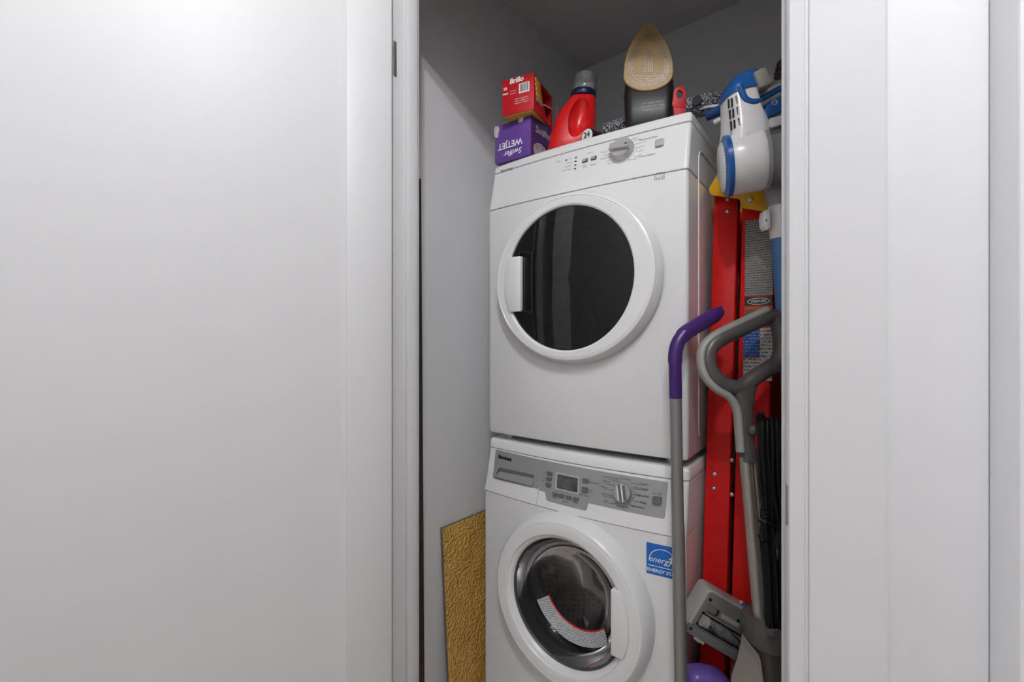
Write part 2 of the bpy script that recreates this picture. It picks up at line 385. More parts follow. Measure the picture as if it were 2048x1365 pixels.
# door: an oval ring, wider than tall
c0 = FD.px(1132, 555, -0.052); DC = (c0.x, c0.z)
def ellring(ax, az, y, n=96): return [(DC[0] + ax * math.cos(2 * PI * i / n), y, DC[1] + az * math.sin(2 * PI * i / n)) for i in range(n)]
g0 = FD.px(1130, 557, -0.045); GR = 0.1895; GC = (g0.x, g0.z)
def gring(r, y, n=96): return [(GC[0] + r * math.cos(2 * PI * i / n), y, GC[1] + r * math.sin(2 * PI * i / n)) for i in range(n)]
boolean(body, lathe([(0.178, -0.1), (0.178, 0.43)], (GC[0], 0, GC[1]), (0, 1, 0), 64))
AX, AZ = 0.229, 0.2125
door = link('door', loft([ellring(AX + 0.006, AZ + 0.006, 0.0), ellring(AX + 0.014, AZ + 0.013, -0.018), ellring(AX + 0.0135, AZ + 0.0125, -0.026), ellring(AX + 0.008, AZ + 0.0075, -0.040),
            ellring(AX + 0.003, AZ + 0.003, -0.0485), ellring(AX - 0.0015, AZ - 0.0015, -0.0505), ellring(AX - 0.003, AZ - 0.003, -0.0492), ellring(AX - 0.0045, AZ - 0.0045, -0.0505),
            gring(GR + 0.004, -0.0505), gring(GR, -0.048), gring(GR - 0.003, -0.030), gring(GR - 0.008, 0.0)], close=True, cap=False), 'plast_w', dryer, 25)
link('glass', loft([gring(0.0001, -0.0485), gring(0.06, -0.048), gring(0.12, -0.0465), gring(0.16, -0.0448), gring(GR - 0.001, -0.043), gring(GR - 0.001, -0.040), gring(0.16, -0.0418), gring(0.0001, -0.0455)], cap=False), 'dglass', door)
# pull handle on the left of the window, with a black pocket beside it
hx = FD.px(1041, 565, -0.056).x; hz0 = FD.px(1043, 623, -0.056).z; hz1 = FD.px(1043, 512, -0.056).z
hp = [(hx, hz0), (hx, hz1)]
for k in range(13):
    zz = hz1 - (hz1 - hz0) * k / 12; dz = zz - GC[1]; hp.append((GC[0] - math.sqrt((GR + 0.002) ** 2 - dz * dz), zz))
link('door_handle', slab(hp, -0.058, -0.044, 0.002, 2), 'plast_w', door)
pr = fillet([FD.xz(1041, 504, -0.043), FD.xz(1066, 507, -0.043), FD.xz(1066, 626, -0.043), FD.xz(1041, 620, -0.043)], 0.008, 6)
link('handle_pocket', tube([(p[0], -0.0475, p[1]) for p in pr], 0.0022, 8, close=True), 'black', door)
link('pocket_well', slab([(p[0] * 0.94 + (hx + 0.01) * 0.06, p[1]) for p in pr], -0.040, -0.036, 0.001), 'black', door)
for py in (508, 577):
    q = FD.px(1316, py, -0.022); link('hinge_slot_shade', box(q.x - 0.004, q.x + 0.003, -0.034, -0.022, q.z - 0.006, q.z + 0.006, 0.001), 'blackmat', door)  # black insert in place of the shade in a hinge slot
# drum behind the window
link('drum', lathe([(0.171, -0.004), (0.171, 0.03), (0.166, 0.035), (0.171, 0.04), (0.171, 0.12), (0.166, 0.125), (0.171, 0.13), (0.171, 0.22), (0.166, 0.225), (0.171, 0.23), (0.171, 0.40), (0.165, 0.412), (0.05, 0.40), (0.03, 0.39), (0.001, 0.388)], (GC[0], 0, GC[1]), (0, 1, 0), 72, cap=False), 'drumd', dryer, 30)
for k in range(3):
    a = 0.6 + k * 2 * PI / 3; ca, sa = math.cos(a), math.sin(a)
    ln = [Vector((GC[0] + ca * r_ - sa * t_, 0, GC[1] + sa * r_ + ca * t_)) for r_, t_ in ((0.172, -0.035), (0.145, -0.012), (0.138, 0), (0.145, 0.012), (0.172, 0.035))]
    link('drum_paddle', loft([[(p.x, 0.04, p.z) for p in ln], [(p.x, 0.39, p.z) for p in ln]]), 'drumd', dryer, 50)
link('lint_filter', slab([(GC[0] - 0.08, GC[1] - 0.165), (GC[0] + 0.08, GC[1] - 0.165), (GC[0] + 0.095, GC[1] - 0.125), (GC[0] - 0.095, GC[1] - 0.125)], -0.025, 0.004, 0.003), 'drumd', dryer)
# control panel fittings
def sD(x, z): return bd(x) + leanD(z) * max(0.0, 1)
def on(F, surf): return lambda a, b: F.px(a, b, surf)
def rect_px(F, surf, cx, cy, w_, h_, r=0.002, n=4):
    c = F.px(cx, cy, surf); w2, h2 = w_ / 2, h_ / 2
    return fillet([(c.x - w2, c.z - h2), (c.x + w2, c.z - h2), (c.x + w2, c.z + h2), (c.x - w2, c.z + h2)], r, n)
def put_text(name, F, surf, items, m, parent, off=0.0006):
    for it in items:
        px_, py_, s, size = it[:4]; kw = it[4] if len(it) > 4 else {}
        c = F.px(px_, py_, surf); link(name, text(s, size, lambda a, b: (c.x + a, surf(c.x + a, c.z + b) - off, c.z + b), **kw), m, parent, 0)
nD = Vector((0, -1, 0.21)).normalized()
kc = FD.px(1246, 301, sD)
kx, kz = Vector((1, 0, 0)), Vector((0, 0.21, 1)).normalized()
knob = link('dial_knob', lathe([(0.031, -0.001), (0.031, 0.004), (0.0285, 0.007), (0.0275, 0.016), (0.025, 0.019), (0, 0.0195)], kc, nD, 40), 'silver', dryer)
gr = []
for h, wd, ln in ((0.015, 0.0095, 0.0265), (0.027, 0.0085, 0.026), (0.0285, 0.0075, 0.0252)):
    ax = (kx * math.cos(0.28) + kz * math.sin(-0.10)).normalized(); pe = nD.cross(ax)
    gr.append([kc + nD * h + ax * sx * ln + pe * sy * wd for sx, sy in ((-1, -1), (1, -1), (1, 1), (-1, 1))])
link('grip', loft(gr), 'silver', knob, 20)
link('pointer', ball(kc + nD * 0.0285 + ax * 0.019, (0.0035, 0.001, 0.002), 10), 'black', knob)
link('dial_ring', lathe([(0.0335, -0.002), (0.0335, 0.0015), (0.031, 0.002), (0.031, -0.002)], kc, nD, 40, close=True, cap=False), 'plast_w', dryer)
for cx, cy in ((1170, 321.5), (1187.5, 316.5)):
    b = link('button', conform(rect_px(FD, sD, cx, cy, 0.0165, 0.0115, 0.0025), sD, -0.003, 0.0012), 'ink', dryer)
    link('button_cap', conform(rect_px(FD, sD, cx - 0.3, cy - 0.3, 0.0115, 0.0065, 0.0015), sD, 0.0, 0.0035), 'silver', b)
b = link('button', conform(rect_px(FD, sD, 1320, 286, 0.0205, 0.0185, 0.004), sD, -0.003, 0.0055), 'silver', dryer)
for cx, cy in ((1152, 315.5), (1151.3, 323), (1150.8, 330), (1150.2, 337.5), (1132.5, 320.5)):
    link('indicator_window', conform(rect_px(FD, sD, cx, cy, 0.0062, 0.0032, 0.0005, 1), sD, -0.001, 0.0005), 'black', dryer)
T = []
for i, s in enumerate(('Dry', 'Drying', 'Cooling', 'Full Water')): T.append((1141 - 2.5 * i, 318 + 7.4 * i, s, 0.0062))
T += [(1117, 323.5, 'Ready', 0.0062), (1169.5, 330.5, 'Start', 0.0055), (1169.5, 334, 'Pause', 0.0055), (1187, 329, 'Buzzer', 0.0055), (1180, 306, 'Cancel', 0.0062),
      (1212, 303, 'Heavy Duty', 0.0062), (1214, 309.5, 'Delicate', 0.0062), (1212, 316, 'Rapid Press', 0.0066), (1220, 321, 'Low Dry', 0.0055), (1226, 326, 'Dry Tumble', 0.0055), (1248, 277.5, 'Timer', 0.0062),
      (1270, 276, 'Regular', 0.0062), (1275, 280, 'Extra Dry', 0.0055), (1280, 286, 'Cupboard Dry', 0.0055), (1281, 294, 'Damp Dry', 0.0055), (1280, 302, 'Iron Dry', 0.0055), (1276, 311, 'Extra Dry', 0.0055), (1265, 319, 'More Dry', 0.0055)]
put_text('lettering', FD, sD, T, 'inkl', dryer)
put_text('lettering', FD, sD, [(1297, 277, 'Permanent Press', 0.0066), (1294, 311, 'Cotton Regular', 0.0066)], 'ink', dryer)
put_text('maker_name', FD, sD, [(1013.5, 340, 'Blomberg', 0.0125, dict(bold=0.0006))], 'inkl', dryer)
# open-book pictogram under the seam
sB = lambda x, z: bd(x)
bk = []
def seg(p, q, wd, F, surf):
    a, b_ = Vector(F.xz(*p, surf)), Vector(F.xz(*q, surf)); d = (b_ - a).normalized(); n = Vector((-d.y, d.x)) * wd / 2; a = a - d * wd / 2; b_ = b_ + d * wd / 2
    return conform([tuple(a - n), tuple(b_ - n), tuple(b_ + n), tuple(a + n)], surf, 0, 0.0006)
for p, q in (((1309.5, 360), (1309.5, 348.5)), ((1328.5, 357.5), (1328.5, 346)), ((1309.5, 360.3), (1328.5, 357.8)), ((1312.5, 357.5), (1318.5, 356)), ((1318.5, 356), (1325.5, 356)), ((1312.5, 357), (1312.5, 347)), ((1319, 356), (1319, 346.5)),
             ((1325.5, 356), (1325.5, 345)), ((1312.5, 347), (1316, 345.5)), ((1316, 345.5), (1319, 347)), ((1319, 347), (1322, 344.6)), ((1322, 344.6), (1325.5, 345))): bk.append(seg(p, q, 0.0011, FD, sB))
link('book_pictogram', join(*bk), 'inkl', dryer, 0)

# ---- washer
FW = Frame(FD.o + FD.R @ Vector((0, -0.02, 0)) - Vector((0, 0, 0.8655)), MY)
washer = thing('washing_machine', 'white front-loading washing machine with grey control fascia and round door, under the dryer', 'washing machine', FW)
BW = 0.022; bw = bowf(BW); WS, WL, WT = 0.696, 0.8205, 0.8505
def leanW(z): return 0.026 * max(0.0, min(1.0, (z - WS) / (WL - WS)))
wbody = link('body', loft([plan(BW, 0.004, 0.02, 0, 0.55), plan(BW, 0, 0.026, 0, 0.55), plan(BW, 0, WS - 0.003, 0, 0.55), plan(BW, 0.002, WS - 0.0012, 0, 0.55)]), 'enamel', washer)
link('inner_frame', loft([plan(BW, 0.006, WS - 0.004, 0, 0.55), plan(BW, 0.006, WL + 0.003, 0.026, 0.55)]), 'seam', washer)
wpanel = link('control_panel', loft([plan(BW, -0.0005, WS + 0.001, -0.001, 0.55), plan(BW, -0.001, WS + 0.004, 0, 0.55), plan(BW, 0, WS + 0.06, 0.0125, 0.55), plan(BW, 0, WL - 0.002, 0.0256, 0.55), plan(BW, 0.001, WL - 0.001, 0.026, 0.55)]), 'plast_w', washer)
link('top_lid', loft([plan(BW, 0.001, WL + 0.0008, 0.0265, 0.55), plan(BW, -0.001, WL + 0.002, 0.0265, 0.55), plan(BW, -0.001, WT - 0.008, 0.029, 0.55), plan(BW, 0.002, WT - 0.002, 0.031, 0.55), plan(BW, 0.008, WT, 0.034, 0.55)]), 'enamel', washer)
for fx in (0.05, 0.545):
    for fy in (0.05, 0.5): link('foot', lathe([(0, 0), (0.022, 0), (0.022, 0.01), (0.012, 0.022), (0, 0.022)], (fx, fy, 0), n=20), 'blackmat', washer)
def sW(x, z): return bw(x) + leanW(z)
# detergent drawer
dp = fillet([FW.xz(992.5, 899, sW), FW.xz(1083.9, 920.4, sW), FW.xz(1077.4, 978.2, sW), FW.xz(986, 956, sW)], [0.003, 0.001, 0.001, 0.006])
drawer = link('detergent_drawer', conform(dp, sW, -0.003, 0.0018), 'fascia', washer)
gp = fillet([FW.xz(999, 935, sW), FW.xz(1068.5, 950, sW), FW.xz(1068.5, 971.5, sW), FW.xz(990.5, 953, sW)], 0.003)
link('grip_recess', conform(gp, sW, -0.002, 0.0024), 'fascia_d', drawer)
gp2 = fillet([FW.xz(1001, 943, sW), FW.xz(1068, 957, sW), FW.xz(1068, 971.3, sW), FW.xz(992.5, 953, sW)], 0.002)
def ramp(x, z, z1=max(p[1] for p in gp2), z0=min(p[1] for p in gp2)): return sW(x, z) - 0.001 - 0.006 * 1.0 * max(0, min(1, (z1 - z) / (z1 - z0)))
link('grip_lip', conform(gp2, ramp, -0.004, 0.0018), 'fascia', drawer)
arc = [FW.px(990.5 + 9 * (k / 8), 952.5 - 17 * math.sin(k / 8 * PI / 2) ** 1.2, sW) for k in range(9)]
link('grip_edge', tube([p + Vector((0, -0.003, 0)) for p in arc], 0.0014, 8), 'silver', drawer)
put_text('maker_name', FW, sW, [(1010.5, 916.5, 'Blomberg', 0.0135, dict(bold=0.0008))], 'black', drawer, 0.0023)
a0, a1 = FW.px(1077.5, 980, sW), FW.px(1076, 1012, sW)
boolean(wpanel, box(a0.x - 0.0007, a0.x + 0.0007, -0.06, sW(a0.x, a0.z) + 0.005, a1.z - 0.003, a0.z + 0.002))      # gap beside the drawer front
# main fascia
fp = [FW.xz(a, b, sW) for a, b in ((1084.7, 920.5), (1336, 965), (1330, 1038.5), (1177, 1006.5), (1173.5, 1022.5), (1094, 1002), (1090.5, 984), (1078.2, 980.5))]
fas = link('control_fascia', conform(fillet(fp, [0.0005, 0.004, 0.006, 0.004, 0.006, 0.006, 0.004, 0.0005]), sW, -0.003, 0.0018), 'fascia', washer)
def plate(name, pts, m, parent, t0, t1, r=0.002, F=FW, surf=sW): return link(name, conform(fillet([F.xz(a, b, surf) for a, b in pts], r), surf, t0, t1), m, parent)
fr = plate('display_frame', ((1113, 943.5), (1161, 953.5), (1159, 990), (1111.5, 978.5)), 'silver', washer, 0, 0.0045, 0.004)
plate('screen', ((1117, 948), (1157.5, 956.5), (1156, 985), (1115.5, 975.5)), 'lcd', fr, 0.003, 0.0052, 0.001)
def mini(name, cx, cy, w_, h_, m='fascia_d', t1=0.0055, parent=None):
    return link(name, conform(rect_px(FW, sW, cx, cy, w_, h_, 0.0022), sW, 0.0, t1), m, parent or washer)
for cx, cy in ((1100.8, 947), (1099.2, 958.5), (1098, 970)): mini('button', cx, cy, 0.0165, 0.0085)
mini('button', 1172, 962, 0.0165, 0.0095); mini('button', 1170.5, 980, 0.0165, 0.0135)
for cx, cy in ((1111.3, 988.6), (1124.2, 991.8), (1138.5, 995.2), (1152.6, 998.8)): mini('button', cx, cy, 0.0165, 0.0085)
mini('button', 1315.5, 1000, 0.0195, 0.0155, 'fascia_d', 0.009)
nW = Vector((0, -1, 0.21)).normalized(); wc = FW.px(1248.5, 986, sW) + nW * 0.0018
wd = link('program_dial', lathe([(0.0255, 0), (0.0255, 0.004), (0.0235, 0.0045), (0.0235, 0.003), (0.0225, 0.003), (0.0222, 0.016), (0.0205, 0.018), (0, 0.0185)], wc, nW, 40), 'fascia', washer)
wxa = Vector((1, 0, 0)); wza = nW.cross(wxa); wza = wza if wza.z > 0 else -wza
dax = (wza * math.cos(0.22) - wxa * math.sin(0.22)).normalized(); dpe = nW.cross(dax)
for s_, wd_, m_, h_ in ((-0.0085, 0.0030, 'fascia_d', 0.0192), (-0.0025, 0.0012, 'plast_w', 0.0205), (0.003, 0.0026, 'fascia_d', 0.0192), (0.0085, 0.0012, 'plast_w', 0.0205)):
    rr = []
    for h in (0.012, h_):
        ln = math.sqrt(max(0.0, 0.0205 ** 2 - (abs(s_) + wd_) ** 2))
        rr.append([wc + nW * h + dax * a * ln + dpe * (s_ + b_ * wd_) for a, b_ in ((-1, -1), (1, -1), (1, 1), (-1, 1))])
    link('dial_groove', loft(rr), m_, wd, 0)
T = [(1223, 956, 'Normal / Cotton', 0.0062), (1252, 958.5, 'Perm Press', 0.0062), (1288, 968, 'Cottons', 0.0062), (1283, 977, 'Baby Clothes', 0.0064), (1285, 991.5, 'Hygiene Plus', 0.0064), (1287, 1005, 'Wool', 0.0064),
     (1277, 1014.5, 'Quick Wash', 0.0064), (1246, 1013.5, 'Rinse & Spin', 0.0058), (1212, 1001.5, 'Spin', 0.0062), (1215, 989.5, 'Hand Wash', 0.0062), (1209, 974.5, 'Mixed', 0.0062), (1214, 963, 'Delicate', 0.0062), (1314.5, 988, 'On / Off', 0.006),
     (1188, 966, 'Temperature', 0.0058), (1181, 981, 'Start', 0.0058), (1182.5, 985.5, 'Pause', 0.0058), (1168, 990.5, 'Hold / Cancel', 0.0055), (1110, 995.5, 'Delay', 0.0055), (1152, 1006, 'Rinse', 0.0055), (1131, 1003.5, 'Options', 0.0055),
     (1090.5, 945, 'Soil', 0.0055), (1086.5, 961, 'Spin', 0.0055)]
put_text('lettering', FW, sW, T, 'black', washer, 0.0022)
sWf = lambda x, z: sW(x, z) - 0.0019
ln = [((1219, 959.5), (1240, 964.5)), ((1240, 964.5), (1241, 967)), ((1209, 967), (1230, 972)), ((1208, 978.5), (1227, 981)), ((1207, 994), (1228, 996)), ((1209, 1005), (1233, 1008.5)), ((1233, 1008.5), (1236, 1006)),
      ((1261, 967), (1291, 971.5)), ((1269, 979), (1294, 981.5)), ((1270, 990), (1295, 995.5)), ((1267, 1002), (1292, 1009)), ((1259, 1007), (1261, 1011)), ((1261, 1011), (1285, 1017))]
for p, q in ln: link('pointer_line', seg(p, q, 0.0006, FW, sWf), 'black', washer, 0)

# washer door
w0 = FW.px(1122, 1213, -0.060); WC = (w0.x, w0.z)
boolean(wbody, lathe([(0.182, -0.1), (0.182, 0.44)], (WC[0], 0, WC[1]), (0, 1, 0), 64))
R = 0.218
wdoor = link('door', lathe([(R + 0.006, 0.004), (R + 0.008, -0.022), (R + 0.006, -0.032), (R - 0.004, -0.052), (R - 0.009, -0.0565), (R - 0.014, -0.0575), (R - 0.016, -0.0568), (R - 0.018, -0.0578), (0.180, -0.0585),
                           (0.176, -0.0575), (0.174, -0.0545), (0.167, -0.050), (0.163, -0.044), (0.1625, -0.036), (0.164, 0.004)], (WC[0], 0, WC[1]), (0, 1, 0), 112, cap=False, close=True), 'plast_w', washer, 22)
link('inner_barrel', lathe([(0.1626, -0.041), (0.1595, -0.036), (0.1595, 0.03), (0.164, 0.03), (0.164, -0.036)], (WC[0], 0, WC[1]), (0, 1, 0), 90, cap=False, close=True), 'rubber', wdoor, 30)
link('glass_bowl', lathe([(0.1585, -0.034), (0.156, -0.02), (0.150, 0.0), (0.140, 0.016), (0.125, 0.030), (0.105, 0.040), (0.07, 0.048), (0.0005, 0.052)], (WC[0], 0, WC[1]), (0, 1, 0), 80, cap=False), 'wglass', wdoor, 50)
# handle on the right side of the washer door
hx0 = FW.px(1221.5, 1240, -0.062).x; hz1, hz0 = FW.px(1222, 1179, -0.062).z, FW.px(1222, 1311, -0.062).z
hp = [(hx0, hz0), (hx0, hz1)]
for k in range(13):
    zz = hz1 + (hz0 - hz1) * k / 12; hp.append((WC[0] + math.sqrt(max(1e-6, 0.181 ** 2 - (zz - WC[1]) ** 2)), zz))
link('door_handle', slab(hp, -0.064, -0.046, 0.003, 3), 'plast_w', wdoor)
# gasket and drum
link('door_gasket', lathe([(0.181, -0.004), (0.181, 0.03), (0.172, 0.045), (0.176, 0.055), (0.160, 0.075), (0.166, 0.085), (0.166, 0.1)], (WC[0], 0, WC[1]), (0, 1, 0), 72, cap=False), 'rubber', washer, 40)
drum = link('drum', lathe([(0.164, 0.095), (0.1735, 0.10), (0.1735, 0.40), (0.168, 0.412), (0.06, 0.395), (0.0005, 0.39)], (WC[0], 0, WC[1]), (0, 1, 0), 90, cap=False), 'drum', washer, 30)
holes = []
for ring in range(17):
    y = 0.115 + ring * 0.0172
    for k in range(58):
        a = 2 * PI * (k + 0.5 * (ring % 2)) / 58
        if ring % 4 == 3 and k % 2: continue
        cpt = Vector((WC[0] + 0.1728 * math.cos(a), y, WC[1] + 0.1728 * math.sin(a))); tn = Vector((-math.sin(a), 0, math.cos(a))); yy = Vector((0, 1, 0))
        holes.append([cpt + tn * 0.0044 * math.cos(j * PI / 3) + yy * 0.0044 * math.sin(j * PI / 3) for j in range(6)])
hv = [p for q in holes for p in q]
hh = link('drum_hole_shade', bm_new(hv, [tuple(range(6 * i, 6 * i + 6)) for i in range(len(holes))]), 'black', drum, 0); hh['kind'] = 'stuff'  # drum is not pierced: flat black hexagons paint the dark of its holes
for k in range(3):
    a = 0.35 + k * 2 * PI / 3; rings = []
    for y in (0.11, 0.12, 0.37, 0.385):
        sc = 0.4 if y in (0.11, 0.385) else 1.0; ca, sa = math.cos(a), math.sin(a)
        rings.append([(WC[0] + ca * (0.174 - h * sc) - sa * t_, y, WC[1] + sa * (0.174 - h * sc) + ca * t_) for h, t_ in ((0, -0.03), (0.03, -0.018), (0.052, -0.007), (0.055, 0), (0.052, 0.007), (0.03, 0.018), (0, 0.03))])
    link('drum_paddle', loft(rings), 'drum', drum, 50)
sp_ = [lathe([(0.0, 0.386), (0.035, 0.386), (0.03, 0.38), (0, 0.376)], (WC[0], 0, WC[1]), (0, 1, 0), 24)]
for k in range(3):
    a = 1.2 + k * 2 * PI / 3; ca, sa = math.cos(a), math.sin(a)
    sp_.append(loft([[(WC[0] + ca * r_ - sa * t_, y, WC[1] + sa * r_ + ca * t_) for t_, y in ((-wd_, 0.405), (0, 0.38), (wd_, 0.405))] for r_, wd_ in ((0.02, 0.02), (0.08, 0.028), (0.16, 0.045))]))
link('drum_spider', join(*sp_), 'drum', drum, 40)
# warning label on the bowl, with red upper rim
def arc_strip(r0, r1, a0, a1, y0, y1, n=24):
    v = []; f = []
    for i in range(n + 1):
        a = math.radians(a0 + (a1 - a0) * i / n)
        for r_, y in ((r0, y0), (r1, y1)):
            v.append((WC[0] + r_ * math.cos(a), y, WC[1] + r_ * math.sin(a)))
    for i in range(n): f.append((2 * i, 2 * i + 2, 2 * i + 3, 2 * i + 1))
    return bm_new(v, f)
M['wlabel'] = mat_print('label_print', (0.50, 0.50, 0.50), (0.16, 0.16, 0.16), 0.0042, 300, 0.46)
M['redp'] = mat('red_print', (0.50, 0.012, 0.015), 0.4)
link('warning_label', arc_strip(0.1085, 0.1375, 206, 313, 0.0368, 0.0170), 'wlabel', wdoor, 60)
link('warning_label_rim', arc_strip(0.105, 0.1087, 206, 313, 0.0383, 0.0366), 'redp', wdoor, 60)
# blue efficiency sticker beside the door
M['bluep'] = mat('blue_print', (0.012, 0.14, 0.50), 0.4)
sBW = lambda x, z: bw(x)
s0, s1 = FW.px(1293, 1084.5, sBW), FW.px(1298, 1147.5, sBW)
SX, SZ1, SZ0 = s0.x, s0.z, s1.z; SH = SZ1 - SZ0; SWD = SH * 0.98
st = link('efficiency_sticker', conform([(SX, SZ0), (SX + SWD, SZ0), (SX + SWD, SZ1), (SX, SZ1)], sBW, -0.001, 0.0005), 'bluep', washer, 0)
st['label'] = 'blue and white energy efficiency sticker'
pts = []
sc_ = SX + SWD * 0.52; zb = SZ0 + SH * 0.34; Ra = SWD * 0.44
art = []
N = 26
outer = [(sc_ + Ra * math.cos(PI * (1 - i / N)), zb + 0.010 + Ra * 0.9 * math.sin(PI * (1 - i / N))) for i in range(N + 1)]
inner = [(sc_ + (Ra - 0.0016) * math.cos(PI * (1 - i / N)), zb + 0.010 + (Ra * 0.9 - 0.0016) * math.sin(PI * (1 - i / N))) for i in range(N + 1)]
for i in range(N): art.append(conform([outer[i], outer[i + 1], inner[i + 1], inner[i]], sBW, 0, 0.0009))
def ontext(cx, cz): return lambda a, b: (cx + a, bw(cx + a) - 0.0009, cz + b)
art.append(text('energy', SH * 0.27, ontext(SX + SWD * 0.43, SZ0 + SH * 0.50), 0.35, bold=0.0001))
art.append(conform([(SX + SWD * 0.04, SZ0 + SH * 0.275), (SX + SWD * 0.96, SZ0 + SH * 0.275), (SX + SWD * 0.96, SZ0 + SH * 0.295), (SX + SWD * 0.04, SZ0 + SH * 0.295)], sBW, 0, 0.0009))
art.append(text('ENERGY STAR', SH * 0.15, ontext(SX + SWD * 0.5, SZ0 + SH * 0.14), bold=0.0003))
star = []
for k in range(10):
    r_ = SH * (0.14 if k % 2 == 0 else 0.055); a = PI / 2 + k * PI / 5 + 0.2; star.append((SX + SWD * 0.82 + r_ * math.cos(a), SZ0 + SH * 0.60 + r_ * math.sin(a)))
art.append(conform(star, sBW, 0, 0.0009, 0.5))
link('sticker_print', join(*art), 'inkw', st, 0)

# ------------------------------------------------------------------ things on top of the dryer
TOPZ = FD.o.z + ZT
def top_frame(px, depth, yaw): p = at_depth(px, 300, depth); return Frame((p.x, p.y, TOPZ), yaw)
M['redbox'] = mat('red_card', (0.52, 0.010, 0.018), 0.35, noise=0.05)
M['yellow_card'] = mat('yellow_card', (0.62, 0.36, 0.05), 0.4, noise=0.15, nscale=60)
M['purple_card'] = mat('purple_card', (0.135, 0.060, 0.30), 0.38, noise=0.12, nscale=25)
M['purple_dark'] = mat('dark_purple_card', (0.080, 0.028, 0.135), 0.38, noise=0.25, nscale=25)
M['tape'] = mat('packing_tape', (0.52, 0.48, 0.52), 0.15, noise=0.2, nscale=60)
M['greyprint'] = mat('grey_print', (0.38, 0.34, 0.36), 0.5, noise=0.4, nscale=90)

# purple carton, printed upside down
pc = FD.loc(at_depth(1061.5, 262, 1.345))
FP = Frame(FD.o + FD.R @ Vector((pc.x, pc.y, 0)) + Vector((0, 0, ZT)), MY)
pbox = thing('purple_carton', 'scuffed purple cardboard carton with upside-down lettering, on the dryer under the red box', 'box', FP)
BWd, BDp = -FP.xz(990, 280, 0)[0], 0.125
BH = FP.xz(1061.5, 229.5, 0)[1]
link('carton_front', box(-BWd, -0.001, 0.0, 0.003, 0.0, BH, 0.001), 'purple_card', pbox)
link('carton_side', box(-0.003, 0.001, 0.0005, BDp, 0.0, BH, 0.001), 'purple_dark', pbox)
link('carton_body', box(-BWd + 0.0005, -0.002, 0.002, BDp, 0.0, BH - 0.002, 0.001), 'purple_card', pbox)
def ptext(s, size, px, py, m, name='lettering', rot=False, **kw):
    c = FP.px(px, py, 0)
    sg = -1 if rot else 1
    return link(name, text(s, size, lambda a, b: (c.x + sg * a, -0.0006, c.z + sg * b), **kw), m, pbox, 0)
ptext('WETJET', 0.026, 1020, 288, 'inkw', rot=True, bold=0.0006)
ptext('Swiffer', 0.024, 1026, 304, 'inkw', rot=True, italic=0.2, bold=0.0003)
c = FP.loc(at_depth(1083, 258, 1.40)); 
link('lettering', text('Swiffer', 0.030, lambda a, b: (0.0016, 0.063 + a, 0.082 + b), 0.2, bold=0.0008), 'greyprint', pbox, 0)
def blob(pts): return [(p[0], p[1]) for p in smoothpoly(pts, 5)]
pb = blob([(0.02, 0.005), (0.05, 0.0), (0.085, 0.006), (0.09, 0.03), (0.06, 0.045), (0.03, 0.042), (0.012, 0.025)])
link('printed_picture', bm_new([(0.0015, p[0], p[1]) for p in pb], [tuple(range(len(pb)))]), 'greyprint', pbox, 0)
tp = fillet([(-BWd - 0.002, BH - 0.03), (-BWd + 0.012, BH - 0.038), (-BWd + 0.018, BH - 0.005), (-BWd + 0.004, BH + 0.004), (-BWd - 0.003, BH - 0.002)], 0.006)
link('tape', slab(tp, -0.0012, -0.0002, 0), 'tape', pbox)
link('tape', slab(fillet([(-0.045, BH - 0.012), (-0.028, BH - 0.014), (-0.024, BH + 0.002), (-0.04, BH + 0.004)], 0.005), -0.0022, -0.0008, 0), 'tape', pbox)

# red box on the carton, turned a little
rp = at_depth(1067.5, 216, 1.315)
FR_ = Frame((rp.x, rp.y, TOPZ + BH), YAW + math.radians(-26.5))
rbox = thing('red_box', 'small red cardboard box with barcode and yellow stripes, on top of the purple carton', 'box', FR_)
RW = -FR_.xz(1004.5, 220, 0)[0]; RH = FR_.xz(1067, 144.5, 0)[1]; RD = 0.145
link('box_front', box(-RW, 0, 0, 0.003, 0.0015, RH, 0.0012), 'redbox', rbox)
rshell = link('box_shell', join(box(-RW + 0.0005, -0.001, 0.002, RD, 0.002, RH - 0.001, 0.001)), 'redbox', rbox)
link('box_base', box(-RW + 0.003, -0.003, 0.0025, RD - 0.005, 0.0, 0.004, 0.001), 'yellow_card', rbox)
for k in range(5):                           # yellow card edges seen in the side opening
    z1 = RH - 0.008 - k * 0.0125; link('yellow_band', box(-0.002, 0.0012, 0.010 + 0.003 * k, 0.050 + 0.003 * k, z1 - 0.0112, z1, 0.0008), 'yellow_card', rbox)
def sidep(pts, x0, x1): return bm_new([(x0, a, b) for a, b in pts] + [(x1, a, b) for a, b in pts], [tuple(range(len(pts))), tuple(range(2 * len(pts) - 1, len(pts) - 1, -1))] + [(i, (i + 1) % len(pts), (i + 1) % len(pts) + len(pts), i + len(pts)) for i in range(len(pts))])
for op in ([(0.038, RH - 0.004), (0.135, RH - 0.012), (0.135, RH * 0.62), (0.072, RH * 0.46)], [(0.078, RH * 0.42), (0.135, RH * 0.56), (0.13, RH * 0.06), (0.105, RH * 0.10)]):
    boolean(rshell, sidep(op, -0.08, 0.01))
link('torn_edge', sidep([(0.070, RH * 0.44), (0.136, RH * 0.60), (0.136, RH * 0.575), (0.073, RH * 0.42)], 0.0, 0.0022), 'inkw', rbox)
link('lettering', text('Brillo', 0.021, lambda a, b: (0.0017, 0.036 + a, RH * 0.36 + b), 0.1, bold=0.0005), 'greyprint', rbox, 0)
def rtext(s, size, px, py, m='inkw', name='lettering', **kw):
    cc = FR_.px(px, py, 0); return link(name, text(s, size, lambda a, b: (cc.x + a, -0.0006, cc.z + b), **kw), m, rbox, 0)
rtext('Brillo', 0.021, 1033, 160.5, bold=0.0008, italic=0.15)
